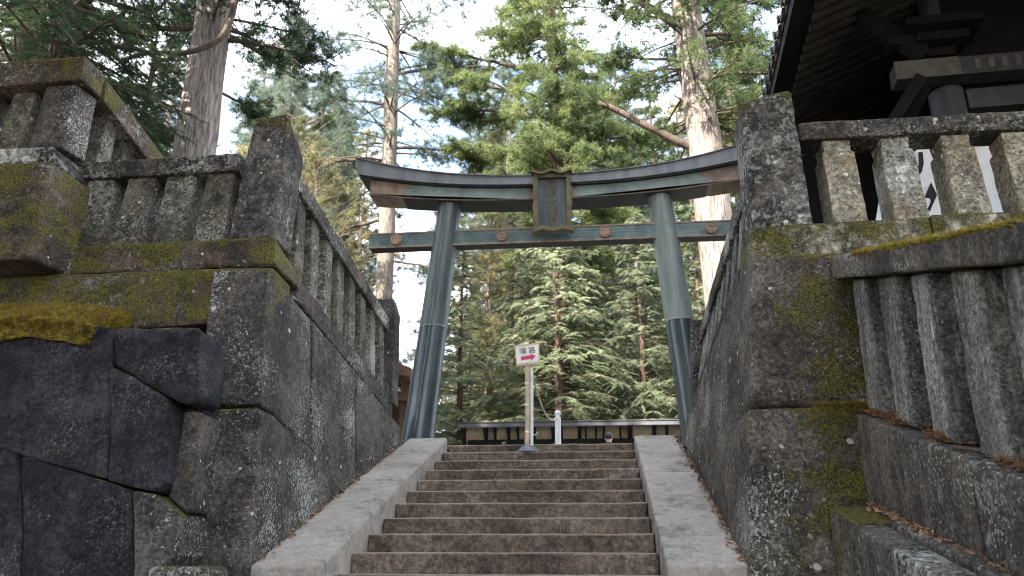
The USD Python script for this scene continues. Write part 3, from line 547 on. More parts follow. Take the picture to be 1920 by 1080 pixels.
tie = obj('tie_beam', chbox(-3.10, 3.52, 13.33, 13.57, 7.10, 7.37, 0.008), M['bronze_beam'], gate, smooth=False)
for z in (7.098, 7.362):
    obj('edge_strip', plain(-3.105, 3.525, 13.318, 13.34, z - 0.01, z + 0.016), M['copper'], tie, smooth=False)
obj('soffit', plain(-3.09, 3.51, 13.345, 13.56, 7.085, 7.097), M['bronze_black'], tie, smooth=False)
for i, x in enumerate(np.linspace(-2.9, 3.3, 27)):
    obj('panel_rib', plain(x - 0.008, x + 0.008, 13.323, 13.332, 7.12, 7.345), M['bronze_beam'], tie, smooth=False)
for z in (7.18, 7.235, 7.29):
    obj('panel_rib', plain(-3.09, 3.51, 13.326, 13.331, z - 0.006, z + 0.006), M['bronze_beam'], tie, smooth=False)
def disc(r, t, y, cx, cz, n=32):
    a = np.linspace(0, 2 * np.pi, n, endpoint=False)
    return plate(Polygon(np.stack([r * np.cos(a), r * np.sin(a)], 1)), t, ((cx, y, cz), (1, 0, 0), (0, 0, 1)))
for x in (-2.60, -0.70, 1.10, 2.92):
    z = 7.235; ms = [disc(0.098, 0.028, 13.33, x, z)]
    a = np.linspace(0, 2 * np.pi, 33)
    ms.append(tube(np.stack([x + 0.093 * np.cos(a), np.full(33, 13.30), z + 0.093 * np.sin(a)], 1), 0.011, 6, cap=False))
    for k in range(3):                                           # three leaves with their stems to the middle
        th = math.pi / 2 + k * 2 * math.pi / 3; d = np.array([math.cos(th), math.sin(th)]); q = np.array([-d[1], d[0]])
        heart = [d * 0.018, d * 0.03 + q * 0.034, d * 0.052 + q * 0.038, d * 0.074 + q * 0.022, d * 0.078, d * 0.074 - q * 0.022, d * 0.052 - q * 0.038, d * 0.03 - q * 0.034]
        ms.append(plate(Polygon(heart), 0.012, ((x, 13.302, z), (1, 0, 0), (0, 0, 1))))
    obj('crest', cat(*ms), M['copper'], tie, smooth=30)
for xp in (-1.72, 2.14):                                           # wedges where the tie beam passes the pillars
    for s in (-1, 1):
        obj('wedge', chbox(xp + s * 0.27 - 0.06, xp + s * 0.27 + 0.06, 13.36, 13.54, 7.365, 7.41, 0.008), M['bronze'], tie, smooth=False)
# the name plaque
def tilt(t):       # leans forward at the top
    t.vertices = np.stack([t.vertices[:, 0], t.vertices[:, 1] - (t.vertices[:, 2] - 7.13) * 0.05, t.vertices[:, 2]], 1); return t
pq = obj('plaque', tilt(plain(-0.07, 0.49, 13.01, 13.07, 7.20, 8.17)), M['bronze'], gate, smooth=False)
def wavy_bar(x0, x1, y0, y1, zlow, zhigh, wave, n=24):
    S = []
    for x in np.linspace(x0, x1, n):
        w = wave((x - x0) / (x1 - x0)); S.append([(x, y0, zlow + w), (x, y1, zlow + w), (x, y1, zhigh + w), (x, y0, zhigh + w)])
    return loft(S)
def wavy_post(x0, x1, y0, y1, z0, z1, wave, n=24):
    S = []
    for z in np.linspace(z0, z1, n):
        w = wave((z - z0) / (z1 - z0)); S.append([(x0, y0, z), (x0, y1, z), (x1 + w, y1, z), (x1 + w, y0, z)])
    return loft(S)
obj('frame', tilt(wavy_bar(-0.15, 0.56, 12.88, 13.05, 8.19, 8.23, lambda t: 0.025 * math.cos(4 * math.pi * (t - 0.5)))), M['brass'], pq, smooth=30)
obj('frame', tilt(plain(-0.10, 0.52, 12.94, 13.05, 8.12, 8.19)), M['brass'], pq, smooth=False)
obj('frame', tilt(wavy_bar(-0.13, 0.56, 12.90, 13.05, 7.13, 7.20, lambda t: -0.018 * math.cos(4 * math.pi * (t - 0.5)))), M['brass'], pq, smooth=30)
obj('frame', tilt(wavy_post(-0.035, -0.12, 12.93, 13.05, 7.2, 8.13, lambda t: 0.014 * math.sin(t * 26))), M['brass'], pq, smooth=30)
obj('frame', tilt(wavy_post(0.455, 0.54, 12.93, 13.05, 7.2, 8.13, lambda t: 0.014 * math.sin(t * 26 + 1))), M['brass'], pq, smooth=30)
GL = {"東":[[[[-29,-26],[-29,-24],[-17,-19],[-8,-11],[-22,-10],[-22,14],[-3,14],[-3,19],[-28,19],[-27,24],[-3,24],[-2,30],[2,30],[2,24],[28,24],[28,19],[2,18],[2,14],[23,14],[23,-10],[8,-11],[20,-21],[29,-24],[26,-29],[13,-22],[3,-13],[2,-30],[-3,-30],[-3,-14],[-13,-22],[-25,-29]],[[2,-6],[18,-6],[18,0],[2,0]],[[2,4],[18,4],[18,10],[2,10]],[[-18,-6],[-3,-6],[-3,0],[-18,0]],[[-18,4],[-3,4],[-3,10],[-18,10]]]],"照":[[[[21,-21],[17,-15],[21,-13],[29,-26],[24,-28]]],[[[-26,28],[-7,28],[-6,12],[2,16],[6,23],[6,24],[-5,25],[-5,28],[27,28],[26,15],[23,11],[13,11],[12,14],[21,15],[22,24],[11,24],[8,16],[-2,8],[25,7],[25,-10],[-3,-10],[-3,8],[-6,11],[-7,-8],[-22,-9],[-22,-11],[-26,-11]],[[2,-6],[21,-6],[21,3],[2,3]],[[-21,8],[-22,-3],[-12,-4],[-12,8]],[[-21,13],[-12,13],[-12,24],[-22,23]]],[[[7,-27],[4,-15],[9,-16],[12,-27]]],[[[-9,-28],[-10,-16],[-6,-15],[-4,-27]]],[[[-29,-26],[-24,-20],[-21,-14],[-16,-15],[-24,-28],[-28,-27]]]],"大":[[[[-29,-26],[-20,-21],[-12,-13],[-6,-2],[-5,5],[-28,6],[-28,11],[-3,11],[-2,30],[3,30],[2,11],[28,11],[28,6],[5,6],[6,-1],[13,-13],[21,-21],[29,-25],[26,-30],[17,-25],[11,-19],[6,-12],[1,1],[-1,1],[-5,-12],[-14,-23],[-25,-30]]]],"権":[[[[-29,-14],[-21,8],[-21,12],[-28,12],[-28,16],[-20,16],[-19,30],[-15,30],[-14,16],[-9,16],[-6,19],[-1,30],[3,29],[2,23],[29,23],[29,19],[10,19],[9,14],[10,12],[29,12],[29,8],[15,7],[18,2],[28,2],[28,-2],[18,-2],[18,-7],[27,-7],[27,-10],[18,-10],[18,-15],[27,-15],[27,-18],[18,-18],[17,-23],[29,-24],[29,-28],[3,-28],[2,-30],[-1,-30],[-2,-8],[-7,-11],[-9,-7],[-4,-2],[1,8],[-6,8],[-7,14],[-8,14],[-9,11],[-14,11],[-8,-2],[-10,-4],[-12,0],[-14,1],[-16,-30],[-19,-30],[-20,-4],[-21,-4],[-27,-17]],[[2,-14],[13,-15],[13,-10],[3,-10]],[[3,-2],[4,-7],[12,-7],[13,-2]],[[3,-19],[3,-24],[13,-24],[12,-18]],[[7,8],[5,2],[12,2],[11,8]],[[-1,19],[-4,12],[4,12],[7,19]]]],"現":[[[[-13,-25],[-5,-21],[-1,-17],[2,-9],[2,-8],[-4,-7],[-4,28],[26,28],[26,-7],[18,-8],[18,-23],[25,-23],[26,-17],[28,-17],[30,-18],[29,-26],[15,-27],[13,-25],[13,-8],[6,-8],[5,-16],[0,-23],[-9,-28],[-11,-28]],[[1,-3],[22,-3],[22,3],[1,3]],[[1,8],[22,8],[22,13],[1,13]],[[1,18],[22,18],[22,24],[1,24]]],[[[-30,-14],[-20,-11],[-20,5],[-28,6],[-28,9],[-20,10],[-20,23],[-29,24],[-29,27],[-7,27],[-7,24],[-15,23],[-15,10],[-7,9],[-7,6],[-15,5],[-15,-9],[-6,-8],[-6,-11],[-25,-17],[-29,-17]]]],"順":[[[[-9,29],[-5,29],[-5,-25],[2,-23],[7,-18],[0,-17],[0,17],[10,17],[11,21],[11,24],[-2,24],[-2,28],[29,28],[29,24],[16,24],[15,21],[15,17],[27,17],[27,-17],[20,-18],[30,-26],[29,-28],[26,-29],[16,-21],[19,-17],[8,-17],[11,-21],[0,-29],[-4,-27],[-9,-27]],[[5,-12],[22,-13],[22,-6],[5,-6]],[[5,-1],[22,-2],[22,3],[5,3]],[[5,8],[22,7],[22,13],[5,13]]],[[[-17,24],[-14,24],[-14,-20],[-17,-20]]],[[[-30,-27],[-28,-21],[-26,-8],[-26,29],[-22,29],[-23,-18],[-27,-28]]]],"路":[[[[-29,-26],[-29,-22],[-27,-21],[-26,1],[-23,1],[-22,-20],[-18,-19],[-18,7],[-26,7],[-26,27],[-7,27],[-6,11],[1,19],[6,30],[10,29],[9,23],[24,22],[19,10],[15,6],[19,1],[29,-5],[27,-9],[25,-9],[24,-29],[21,-29],[20,-27],[5,-27],[3,-30],[0,-30],[-1,-9],[-4,-10],[-7,-6],[-13,-6],[-13,-18],[-5,-16],[-5,-21]],[[4,-22],[20,-23],[20,-10],[5,-10]],[[11,1],[4,-6],[20,-6],[13,1]],[[6,19],[12,9],[15,12],[18,19]],[[-2,7],[-13,7],[-13,-2],[-6,-2],[-5,-4],[-3,-4],[8,4],[3,12]],[[-22,23],[-22,11],[-11,11],[-11,23]]]]}
def glyph(ch, s, cx, y, cz, d=0.012, lean=0.0):
    c, sn = math.cos(lean), math.sin(lean)
    return cat(*[plate(Polygon(g[0], g[1:]).buffer(0), d / s, ((0, 0, 0), (1, 0, 0), (0, 1, 0))).apply_scale(s).apply_transform(
        np.array([[c, -sn, 0, cx], [0, 0, -1, y], [sn, c, 0, cz], [0, 0, 0, 1.0]])) for g in GL[ch]])
for i, ch in enumerate('東照大権現'):
    obj('letter', tilt(glyph(ch, 0.165 / 60, 0.21, 13.009, 8.03 - i * 0.178)), M['brass'], pq, smooth=False)

# ------------------------------------------------------------------ sign, post and rope at the head of the stairs
SY = 11.72; SZ = Z1 + SR * 8
sign = thing('direction_sign', 'paper route sign with a red arrow on a bamboo pole in a dark base', 'sign')
k_ = np.array([(0, 0.0), (0.165, 0.0), (0.17, 0.015), (0.155, 0.03), (0.105, 0.085), (0.085, 0.10), (0, 0.10)])
obj('base', trimesh.creation.revolve(k_, sections=32).apply_translation((-0.10, SY, SZ)), M['rubber'], sign, smooth=40)
pole = tube(smooth_path([(-0.125, SY, SZ + 0.08), (-0.118, SY, SZ + 0.7), (-0.122, SY, SZ + 1.56)], 30), 0.033, 12)
bp = obj('bamboo_pole', pole, M['bamboo'], sign, smooth=True)
for z in (0.30, 0.68, 1.0):
    obj('node', tube([(-0.122, SY, SZ + z - 0.012), (-0.122, SY, SZ + z), (-0.122, SY, SZ + z + 0.012)], [0.034, 0.038, 0.034], 12), M['white_paint'], bp, smooth=True)
obj('white_pole', tube([(-0.055, SY - 0.01, SZ + 0.08), (-0.052, SY - 0.01, SZ + 1.22)], 0.022, 12), M['white_paint'], sign, smooth=True)
obj('hook', tube(smooth_path([(-0.055, SY - 0.02, SZ + 0.27), (0.0, SY - 0.05, SZ + 0.25), (0.03, SY - 0.05, SZ + 0.29)], 8), 0.008, 6), M['white_paint'], sign, smooth=True)
LEAN = 0.085
def onboard(t):
    c, s = math.cos(LEAN), math.sin(LEAN); Q = np.eye(4); Q[:3, :3] = [[c, 0, -s], [0, 1, 0], [s, 0, c]]; Q[:3, 3] = (-0.11, SY - 0.04, SZ + 1.43); t.apply_transform(Q); return t
bd = obj('board', onboard(hull([(x, y, z) for x, z in ((-0.185, 0.15), (0.185, 0.155), (0.16, -0.165), (-0.175, -0.165)) for y in (-0.006, 0.006)])), M['board'], sign, smooth=False)
obj('paper', onboard(hull([(x, y, z) for x, z in ((-0.165, 0.115), (0.17, 0.13), (0.148, -0.13), (-0.158, -0.135)) for y in (-0.010, -0.0065)])), M['paper'], bd, smooth=False)
obj('board_tip', onboard(hull([(x, y, z) for x, z in ((-0.03, 0.15), (0.035, 0.15), (0.03, 0.19), (-0.025, 0.19)) for y in (-0.005, 0.005)])), M['paper'], bd, smooth=False)
arrow = Polygon([(-0.10, -0.085), (-0.10, -0.03), (0.045, -0.022), (0.045, 0.008), (0.115, -0.045), (0.045, -0.105), (0.045, -0.075)])
obj('arrow', onboard(plate(arrow, 0.003, ((0, -0.010, 0), (1, 0, 0), (0, 0, 1)))), M['red'], bd, smooth=False)
for ch, x in (('順', -0.065), ('路', 0.07)):
    obj('letter', onboard(glyph(ch, 0.10 / 60, x, -0.010, 0.055, 0.003)), M['ink'], bd, smooth=False)
WP = np.array([0.17, 14.6, TZ])
wp = thing('rope_post', 'short white round post with a ball top behind the stair head', 'post')
obj('post', tube([WP, WP + (0, 0, 0.86)], 0.052, 18), M['white_paint'], wp, smooth=40)
obj('cap', cat(tube([WP + (0, 0, 0.86), WP + (0, 0, 0.89)], 0.04, 18), trimesh.creation.icosphere(subdivisions=2, radius=0.056).apply_translation(WP + (0, 0, 0.935))), M['white_paint'], wp, smooth=40)
ra, rb = np.array([-0.03, SY - 0.02, SZ + 1.10]), WP + (-0.03, -0.05, 0.84)
rp = [ra + (rb - ra) * t - np.array([0, 0, 0.95 * t * (1 - t)]) for t in np.linspace(0, 1, 30)]
obj('barrier_rope', tube(rp, 0.014, 8), M['rope'], smooth=True, label='sagging pale rope from the sign pole to the white post', cat='rope')

# ------------------------------------------------------------------ low shed behind, hall at left, person
shed = thing('low_shed', 'long low shed with a grey eave and pale soffit boards behind the stair head', 'shed')
SX0, SX1 = -2.9, 4.2
obj('fascia', chbox(SX0, SX1, 22.0, 22.06, 5.40, 5.52, 0.01), M['fascia'], shed, smooth=False)
obj('roof', hull([(x, y, z) for x in (SX0 - 0.03, SX1 + 0.03) for y, z in ((21.98, 5.522), (25.2, 5.75), (21.98, 5.55), (25.2, 5.8))]), M['tile'], shed, smooth=False)
for i, x in enumerate(np.arange(SX0 + 0.55, SX1, 0.98)):
    obj('roof_batten', hull([(x + dx, y, z) for dx in (-0.07, 0.07) for y, z in ((21.97, 5.55), (25.2, 5.80), (21.97, 5.575), (25.2, 5.83))]), M['tile'], shed, smooth=False)
bars = [(910, 9), (928, 5), (954, 7), (972, 5), (1003, 6), (1039, 8), (1055, 6), (1089, 9), (1101, 4), (1120, 5), (1135, 7), (1166, 5), (1184, 12), (1229, 9), (1252, 5), (1282, 8), (1310, 6), (1335, 8)]
bx_ = [(SX0 + (q - 860) * 0.01422, w * 0.0055) for q, w in bars]
ed = [SX0 + 0.12] + [q for q, w in bx_] + [SX1 - 0.02]
for i in range(len(ed) - 1):
    obj('eave_board', plain(ed[i] + 0.004, ed[i + 1] - 0.004, 22.50 + 0.01 * (i % 2), 22.53 + 0.01 * (i % 2), 5.12, 5.50), M['pale_board'], shed, smooth=False)
for q, w in bx_:
    obj('rafter', hull([(q + dx, y, z) for dx in (-w, w) for y, z in ((22.07, 5.37), (22.07, 5.5), (22.49, 5.10), (22.49, 5.5))]), M['black_wood'], shed, smooth=False)
obj('rafter', hull([(SX0 + 0.05 + dx, y, z) for dx in (0, 0.1) for y, z in ((22.07, 5.37), (22.07, 5.5), (22.5, 5.0), (22.5, 5.5))]), M['black_wood'], shed, smooth=False)
obj('wall_beam', plain(SX0 + 0.22, SX1, 22.36, 22.48, 4.90, 5.125), M['black_wood'], shed, smooth=False)
obj('wall', plain(SX0 + 0.35, SX1 - 0.1, 22.62, 22.8, TZ, 4.95), M['tan_wood'], shed, smooth=False)
for x in (SX0 + 0.35, -0.6, 1.8, SX1 - 0.2):
    obj('post', plain(x - 0.07, x + 0.07, 22.37, 22.47, TZ - 0.05, 4.9), M['black_wood'], shed, smooth=False)
hall = thing('wooden_hall', 'small red-brown timber hall with a sloping roof between the left wall and the gate', 'building')
def hz(x): return 5.80 - (x + 3.6) * 0.36
for y0, y1, nm in ((16.6, 18.6, 'roof'),):
    obj('roof', hull([(x, y, hz(x) + dz) for x in (-6.6, -3.0) for y in (y0, y1) for dz in (0.0, 0.14)]), M['red_wood'], hall, smooth=False)
for y in np.arange(16.7, 18.5, 0.42):
    obj('rafter', hull([(x, y + dy, hz(x) + dz) for x in (-6.6, -3.02) for dy in (-0.045, 0.045) for dz in (-0.12, -0.004)]), M['red_wood'], hall, smooth=False)
obj('gable_board', hull([(x, y, hz(x) + dz) for x in (-6.6, -2.98) for y in (16.5, 16.56) for dz in (-0.10, 0.12)]), M['red_wood'], hall, smooth=False)
obj('tie_beam', plain(-6.5, -3.1, 16.95, 17.1, 5.10, 5.26), M['red_wood'], hall, smooth=False)
obj('tie_beam', plain(-6.5, -3.1, 17.6, 17.75, 4.66, 4.80), M['red_wood'], hall, smooth=False)
for x, y in ((-3.25, 17.3), (-4.6, 17.3), (-6.2, 17.3)):
    obj('post', plain(x - 0.09, x + 0.09, y - 0.09, y + 0.09, TZ - 0.05, hz(x) - 0.01), M['red_wood'], hall, smooth=False)
obj('brace', beam((-3.3, 17.3, 5.0), (-3.02, 17.3, 5.3), 0.1, 0.12), M['red_wood'], hall, smooth=False)
obj('wall', plain(-6.4, -3.5, 18.3, 18.45, TZ, 5.6), M['red_wood'], hall, smooth=False)

def person(x, y, z):
    J = {'head': (0, 0, 1.55, .095), 'crown': (0, .01, 1.60, .095), 'chin': (0, -.045, 1.47, .055), 'neck': (0, .01, 1.41, .055), 'chest': (0, .01, 1.22, .135), 'shl': (-.17, .01, 1.34, .062), 'shr': (.17, .01, 1.34, .062),
         'waist': (0, .01, 1.02, .12), 'hipl': (-.085, .01, .9, .1), 'hipr': (.085, .01, .9, .1), 'knl': (-.09, -.02, .48, .062), 'knr': (.10, .02, .48, .062), 'anl': (-.09, .02, .09, .042), 'anr': (.10, .05, .09, .042),
         'tol': (-.10, -.13, .035, .035), 'tor': (.12, -.09, .035, .035), 'ell': (-.22, .03, 1.06, .043), 'elr': (.22, .03, 1.06, .043), 'wrl': (-.21, -.06, .83, .032), 'wrr': (.21, -.05, .83, .032)}
    fing = {}
    for s, w in ((-1, 'wrl'), (1, 'wrr')):
        wx, wy, wz, _ = J[w]
        J[w + 'p'] = (wx, wy - .015, wz - .08, .026)
        for f, (dx, ln) in enumerate(((-.03, .055), (-.01, .07), (.01, .072), (.028, .06))):
            J[f'{w}{f}a'] = (wx, wy - .015 + dx, wz - .09, .010); J[f'{w}{f}b'] = (wx - s * .012, wy - .02 + dx, wz - .10 - ln, .008)
            fing[f'{w}{f}'] = (f'{w}{f}a', f'{w}{f}b')
        J[w + 'ta'] = (wx, wy - .035, wz - .04, .012); J[w + 'tb'] = (wx - s * .01, wy - .075, wz - .085, .009); fing[w + 't'] = (w + 'ta', w + 'tb')
    B = [('head', 'crown'), ('head', 'chin'), ('head', 'neck'), ('neck', 'chest'), ('shl', 'shr'), ('shl', 'chest'), ('shr', 'chest'), ('chest', 'waist'), ('waist', 'hipl'), ('waist', 'hipr'), ('hipl', 'knl'), ('hipr', 'knr'),
         ('knl', 'anl'), ('knr', 'anr'), ('anl', 'tol'), ('anr', 'tor'), ('shl', 'ell'), ('shr', 'elr'), ('ell', 'wrl'), ('elr', 'wrr'), ('wrl', 'wrlp'), ('wrr', 'wrrp')] + list(fing.values())
    def build(bones, grow=0.0):
        S = None
        for a, b in bones:
            pts = np.vstack([np.array(J[k][:3]) + (J[k][3] + grow) * _dirs for k in (a, b)])
            h = manifold3d.Manifold.hull_points(pts.astype(np.float32)); S = h if S is None else S + h
        t = man_to_tri(S.refine_to_length(0.03)); t.apply_translation((x, y, z)); return t
    p = thing('person', 'person in a dark coat, only the dark-haired head showing above the top step', 'person')
    body = build(B)
    nose_ = hull(np.array([(-.012, -.085, 1.54), (.012, -.085, 1.54), (0, -.122, 1.515), (0, -.085, 1.56)]) + (x, y, z))
    ears = cat(*[trimesh.creation.icosphere(subdivisions=1, radius=0.022).apply_scale((0.5, 1, 1.4)).apply_translation((x + s * .095, y, z + 1.54)) for s in (-1, 1)])
    turn = np.diag([-1.0, -1, 1, 1]); turn[:2, 3] = 2 * x, 2 * y
    obj('body', cat(body, nose_, ears).apply_transform(turn), M['skin'], p, smooth=True)
    hair = trimesh.creation.icosphere(subdivisions=3, radius=0.108); hair.apply_translation((0, 0.018, 1.59))
    hair = hair.slice_plane((0, -0.03, 1.58), np.array([0, 0.75, 0.66]), cap=True); hair.apply_translation((x, y, z))
    obj('hair', hair.apply_transform(turn), M['hair'], p, smooth=True)
    obj('coat', build([('neck', 'chest'), ('shl', 'shr'), ('shl', 'chest'), ('shr', 'chest'), ('chest', 'waist'), ('waist', 'hipl'), ('waist', 'hipr'), ('shl', 'ell'), ('shr', 'elr'), ('ell', 'wrl'), ('elr', 'wrr')], 0.012).apply_transform(turn), M['coat'], p, smooth=True)
    obj('trousers', build([('hipl', 'knl'), ('hipr', 'knr'), ('knl', 'anl'), ('knr', 'anr')], 0.014).apply_transform(turn), M['coat'], p, smooth=True)
    obj('eye', cat(*[trimesh.creation.icosphere(subdivisions=1, radius=0.011).apply_translation((x + s * .034, y - .088, z + 1.56)) for s in (-1, 1)]).apply_transform(turn), M['ink'], p, smooth=True)
    obj('mouth', plain(x - .02, x + .02, y - .099, y - .092, z + 1.478, z + 1.484).apply_transform(turn), M['red_wood'], p, smooth=False)
person(1.12, 21.0, TZ - 0.02)

# ------------------------------------------------------------------ the dark temple building at upper right
TH = math.radians(3.7); TU, TV = np.array([math.sin(TH), math.cos(TH), 0]), np.array([math.cos(TH), -math.sin(TH), 0]); TO = np.array([3.6, 10.8, 0.0])
def T(u, v, z): return TO + TU * u + TV * v + (0, 0, z)
def tb(u0, u1, v0, v1, z0, z1): return hull([T(u, v, z) for u in (u0, u1) for v in (v0, v1) for z in (z0, z1)])
temple = thing('temple_building', 'dark temple building with deep raftered eaves looming at the upper right', 'building')
sl = 0.40
U0, U1 = -3.3, 5.4
def rz(v): return 8.46 + sl * v
roof = obj('roof', hull([T(u, v, rz(v) + dz) for u in (U0, U1) for v in (0.02, 3.2) for dz in (0.16, 0.34)] ), M['tile'], temple, smooth=False)
obj('eave_board', hull([T(u, v, rz(v) + dz) for u in (U0, U1) for v in (0.04, 0.42) for dz in (-0.02, 0.15)]), M['black_wood'], temple, smooth=False)
obj('soffit', hull([T(u, v, rz(v) + dz) for u in (U0, U1) for v in (0.43, 3.2) for dz in (0.07, 0.15)]), M['black_wood'], temple, smooth=False)
for u in np.arange(U0 + 0.1, U1, 0.235):
    r_ = obj('rafter', hull([T(u + du, v, rz(v) + dz) for du in (-0.055, 0.055) for v in (0.36, 2.3) for dz in (-0.09, 0.068)]), M['brown_wood'], temple, smooth=False)
    obj('rafter_end', hull([T(u + du, v, rz(0.36) + dz) for du in (-0.05, 0.05) for v in (0.348, 0.358) for dz in (-0.085, 0.06)]), M['rafter_end'], r_, smooth=False)
for i, u in enumerate(np.arange(U0 + 0.1, U1, 0.36)):
    c = T(u, 0.0, rz(0) + 0.30)
    obj('tile_end', cat(tube([c - TV * 0.03, c + TV * 0.25 + (0, 0, 0.1)], 0.055, 14), tube([c - TV * 0.04, c - TV * 0.025], [0.064, 0.064], 14)), M['tile'], roof, smooth=30)
    c2 = T(u + 0.18, 0.02, rz(0) + 0.21)
    obj('tile_end', hull([c2 + TU * a + (0, 0, b) + TV * d for a, b in ((-0.12, 0.06), (0.12, 0.06), (-0.07, -0.03), (0.07, -0.03)) for d in (-0.04, 0.2)]), M['tile'], roof, smooth=False)
# the eave that faces the stairs' foot, over the front wall
UW, VW = -0.75, 1.95                                   # the building's near corner (column)
for v in np.arange(0.7, 8.4, 0.235):
    obj('rafter', hull([T(u, v + dv, 8.95 + sl * (u + 3.0) * 0.55 + dz) for dv in (-0.055, 0.055) for u in (-2.6, -0.6) for dz in (-0.09, 0.05)]), M['black_wood'], temple, smooth=False)
obj('soffit', hull([T(u, v, 8.95 + sl * (u + 3.0) * 0.55 + dz) for v in (0.6, 8.5) for u in (-3.0, -0.6) for dz in (0.06, 0.14)]), M['black_wood'], temple, smooth=False)
obj('hip_rafter', beam(T(-2.9, 0.5, 8.72), T(-0.6, 2.2, 9.35), 0.2, 0.26), M['black_wood'], temple, smooth=False)
obj('wall', tb(UW + 0.25, 5.0, VW + 0.1, VW + 0.3, 4.1, 9.6), M['black_wood'], temple, smooth=False)
obj('wall', tb(UW + 0.2, UW + 0.35, VW + 0.2, 8.6, 4.1, 9.6), M['black_wood'], temple, smooth=False)
obj('wall', tb(5.0, 5.2, 0.3, 8.6, 4.1, 9.3), M['black_wood'], temple, smooth=False)
obj('lattice_wall', tb(1.9, 2.05, 0.45, VW + 0.2, 4.1, 8.75), M['black_wood'], temple, smooth=False)
cc = T(UW + 0.1, VW + 0.1, 0)
obj('column', tube([cc + (0, 0, 4.1), cc + (0, 0, 7.62)], [0.23, 0.21], 24), M['grey_wood'], temple, smooth=40)
obj('column', tube([cc + (0, 0, 8.02), cc + (0, 0, 9.3)], [0.13, 0.13], 20), M['grey_wood'], temple, smooth=40)
obj('beam', tb(UW - 0.16, UW + 0.12, VW - 0.55, 8.8, 7.74, 8.0), M['tan_wood'] if False else M['grey_wood'], temple, smooth=False)
for i, v in enumerate(np.arange(VW + 0.42, 7.5, 0.16)):
    obj('beam_ornament', tb(UW - 0.172, UW - 0.162, v, v + 0.07, 7.80, 7.95), M['rafter_end'], temple, smooth=False)
obj('beam_end', tb(UW - 0.175, UW - 0.155, VW - 0.56, VW + 0.24, 7.735, 8.005), M['rafter_end'], temple, smooth=False)
obj('beam', tb(UW - 0.04, UW + 0.14, VW + 0.3, 8.8, 7.30, 7.58), M['grey_wood'], temple, smooth=False)
obj('beam', tb(UW + 0.1, 5.0, VW - 0.05, VW + 0.12, 7.74, 8.0), M['black_wood'], temple, smooth=False)
obj('bracket', cat(beam(T(UW - 0.1, VW - 0.95, 8.95), T(UW - 0.1, VW - 0.15, 8.1), 0.16, 0.2), beam(T(UW - 0.1, VW - 0.6, 8.35), T(UW - 0.1, VW - 0.1, 8.3), 0.2, 0.16)), M['black_wood'], temple, smooth=False)
obj('bracket', cat(*[tb(UW - 0.1 - a, UW + 0.1 + a * 0.2, VW - 0.1 - a, VW + 0.25 + a, 8.1 + a, 8.22 + a) for a in (0.0, 0.15, 0.3)]), M['black_wood'], temple, smooth=False)
obj('bracket', beam(T(UW - 0.2, VW - 0.28, 7.72), T(UW - 0.2, VW - 0.75, 7.05), 0.12, 0.14), M['black_wood'], temple, smooth=False)

# white curtain hung across the temple front
def cloth(poly, y, thick=0.012, fold=0.03):
    t = trimesh.creation.extrude_polygon(Polygon(poly).segmentize(0.06), thick, engine='earcut'); t = t.subdivide().subdivide()
    v = t.vertices
    t.vertices = np.stack([v[:, 0], y - v[:, 2] + fold * np.sin(v[:, 0] * 9 + v[:, 1] * 1.5) * np.clip((6.75 - v[:, 1]), 0, 1), v[:, 1]], 1)
    if t.volume < 0: t.invert()
    return t
cu = thing('cloth_curtain', 'white cloth curtain with black dyed shapes hanging behind the pale balusters', 'curtain')
obj('cloth', cloth([(4.20, 5.2), (7.4, 5.2), (7.4, 6.68), (5.02, 6.66), (4.72, 6.40), (4.40, 5.95)], 9.62), M['cloth'], cu, smooth=True)
obj('dyed_mark', cloth([(4.90, 5.88), (5.03, 6.13), (5.07, 5.95), (4.96, 5.74)], 9.602, 0.004), M['black_cloth'], cu, smooth=True)
obj('dyed_mark', cloth([(4.86, 6.30), (4.93, 6.38), (4.95, 6.55), (5.0, 6.55), (4.99, 6.40), (4.95, 6.28), (4.88, 6.20)], 9.602, 0.004), M['black_cloth'], cu, smooth=True)
obj('hanging_rope', tube([(4.9, 9.61, 6.68), (7.4, 9.61, 6.70)], 0.015, 6), M['black_cloth'], cu, smooth=True)

# ------------------------------------------------------------------ trees
def unit(a): return a / np.maximum(np.linalg.norm(a, axis=-1, keepdims=True), 1e-9)
def tri_soup(T_): V = T_.reshape(-1, 3); return (V, np.arange(len(V)).reshape(-1, 3))
def fronds(o, d, ln, up, n, ll, lw, droop, rg):
    """flat feathery sprays: leaflets on both sides of a drooping axis"""
    N = len(o); s = np.linspace(0.1, 1.0, n)
    side = unit(np.cross(d, up)); out = []
    P = o[:, None] + d[:, None] * (ln[:, None] * s)[..., None]
    P[..., 2] -= droop * ln[:, None] * s[None] ** 2
    for sg in (-1, 1):
        D = unit(0.75 * d[:, None] + sg * 0.75 * side[:, None] + rg.normal(0, 0.22, (N, n, 3)))
        Ln = ll * (1.1 - 0.65 * s)[None] * rg.uniform(0.7, 1.25, (N, n)) * np.clip(ln[:, None] / 0.6, 0.6, 1.3)
        tip = P + D * Ln[..., None]; tip[..., 2] -= 0.22 * Ln
        out.append(np.stack([P - d[:, None] * lw / 2, P + d[:, None] * lw / 2, tip], 2))
    return np.concatenate(out, 1).reshape(-1, 3, 3)
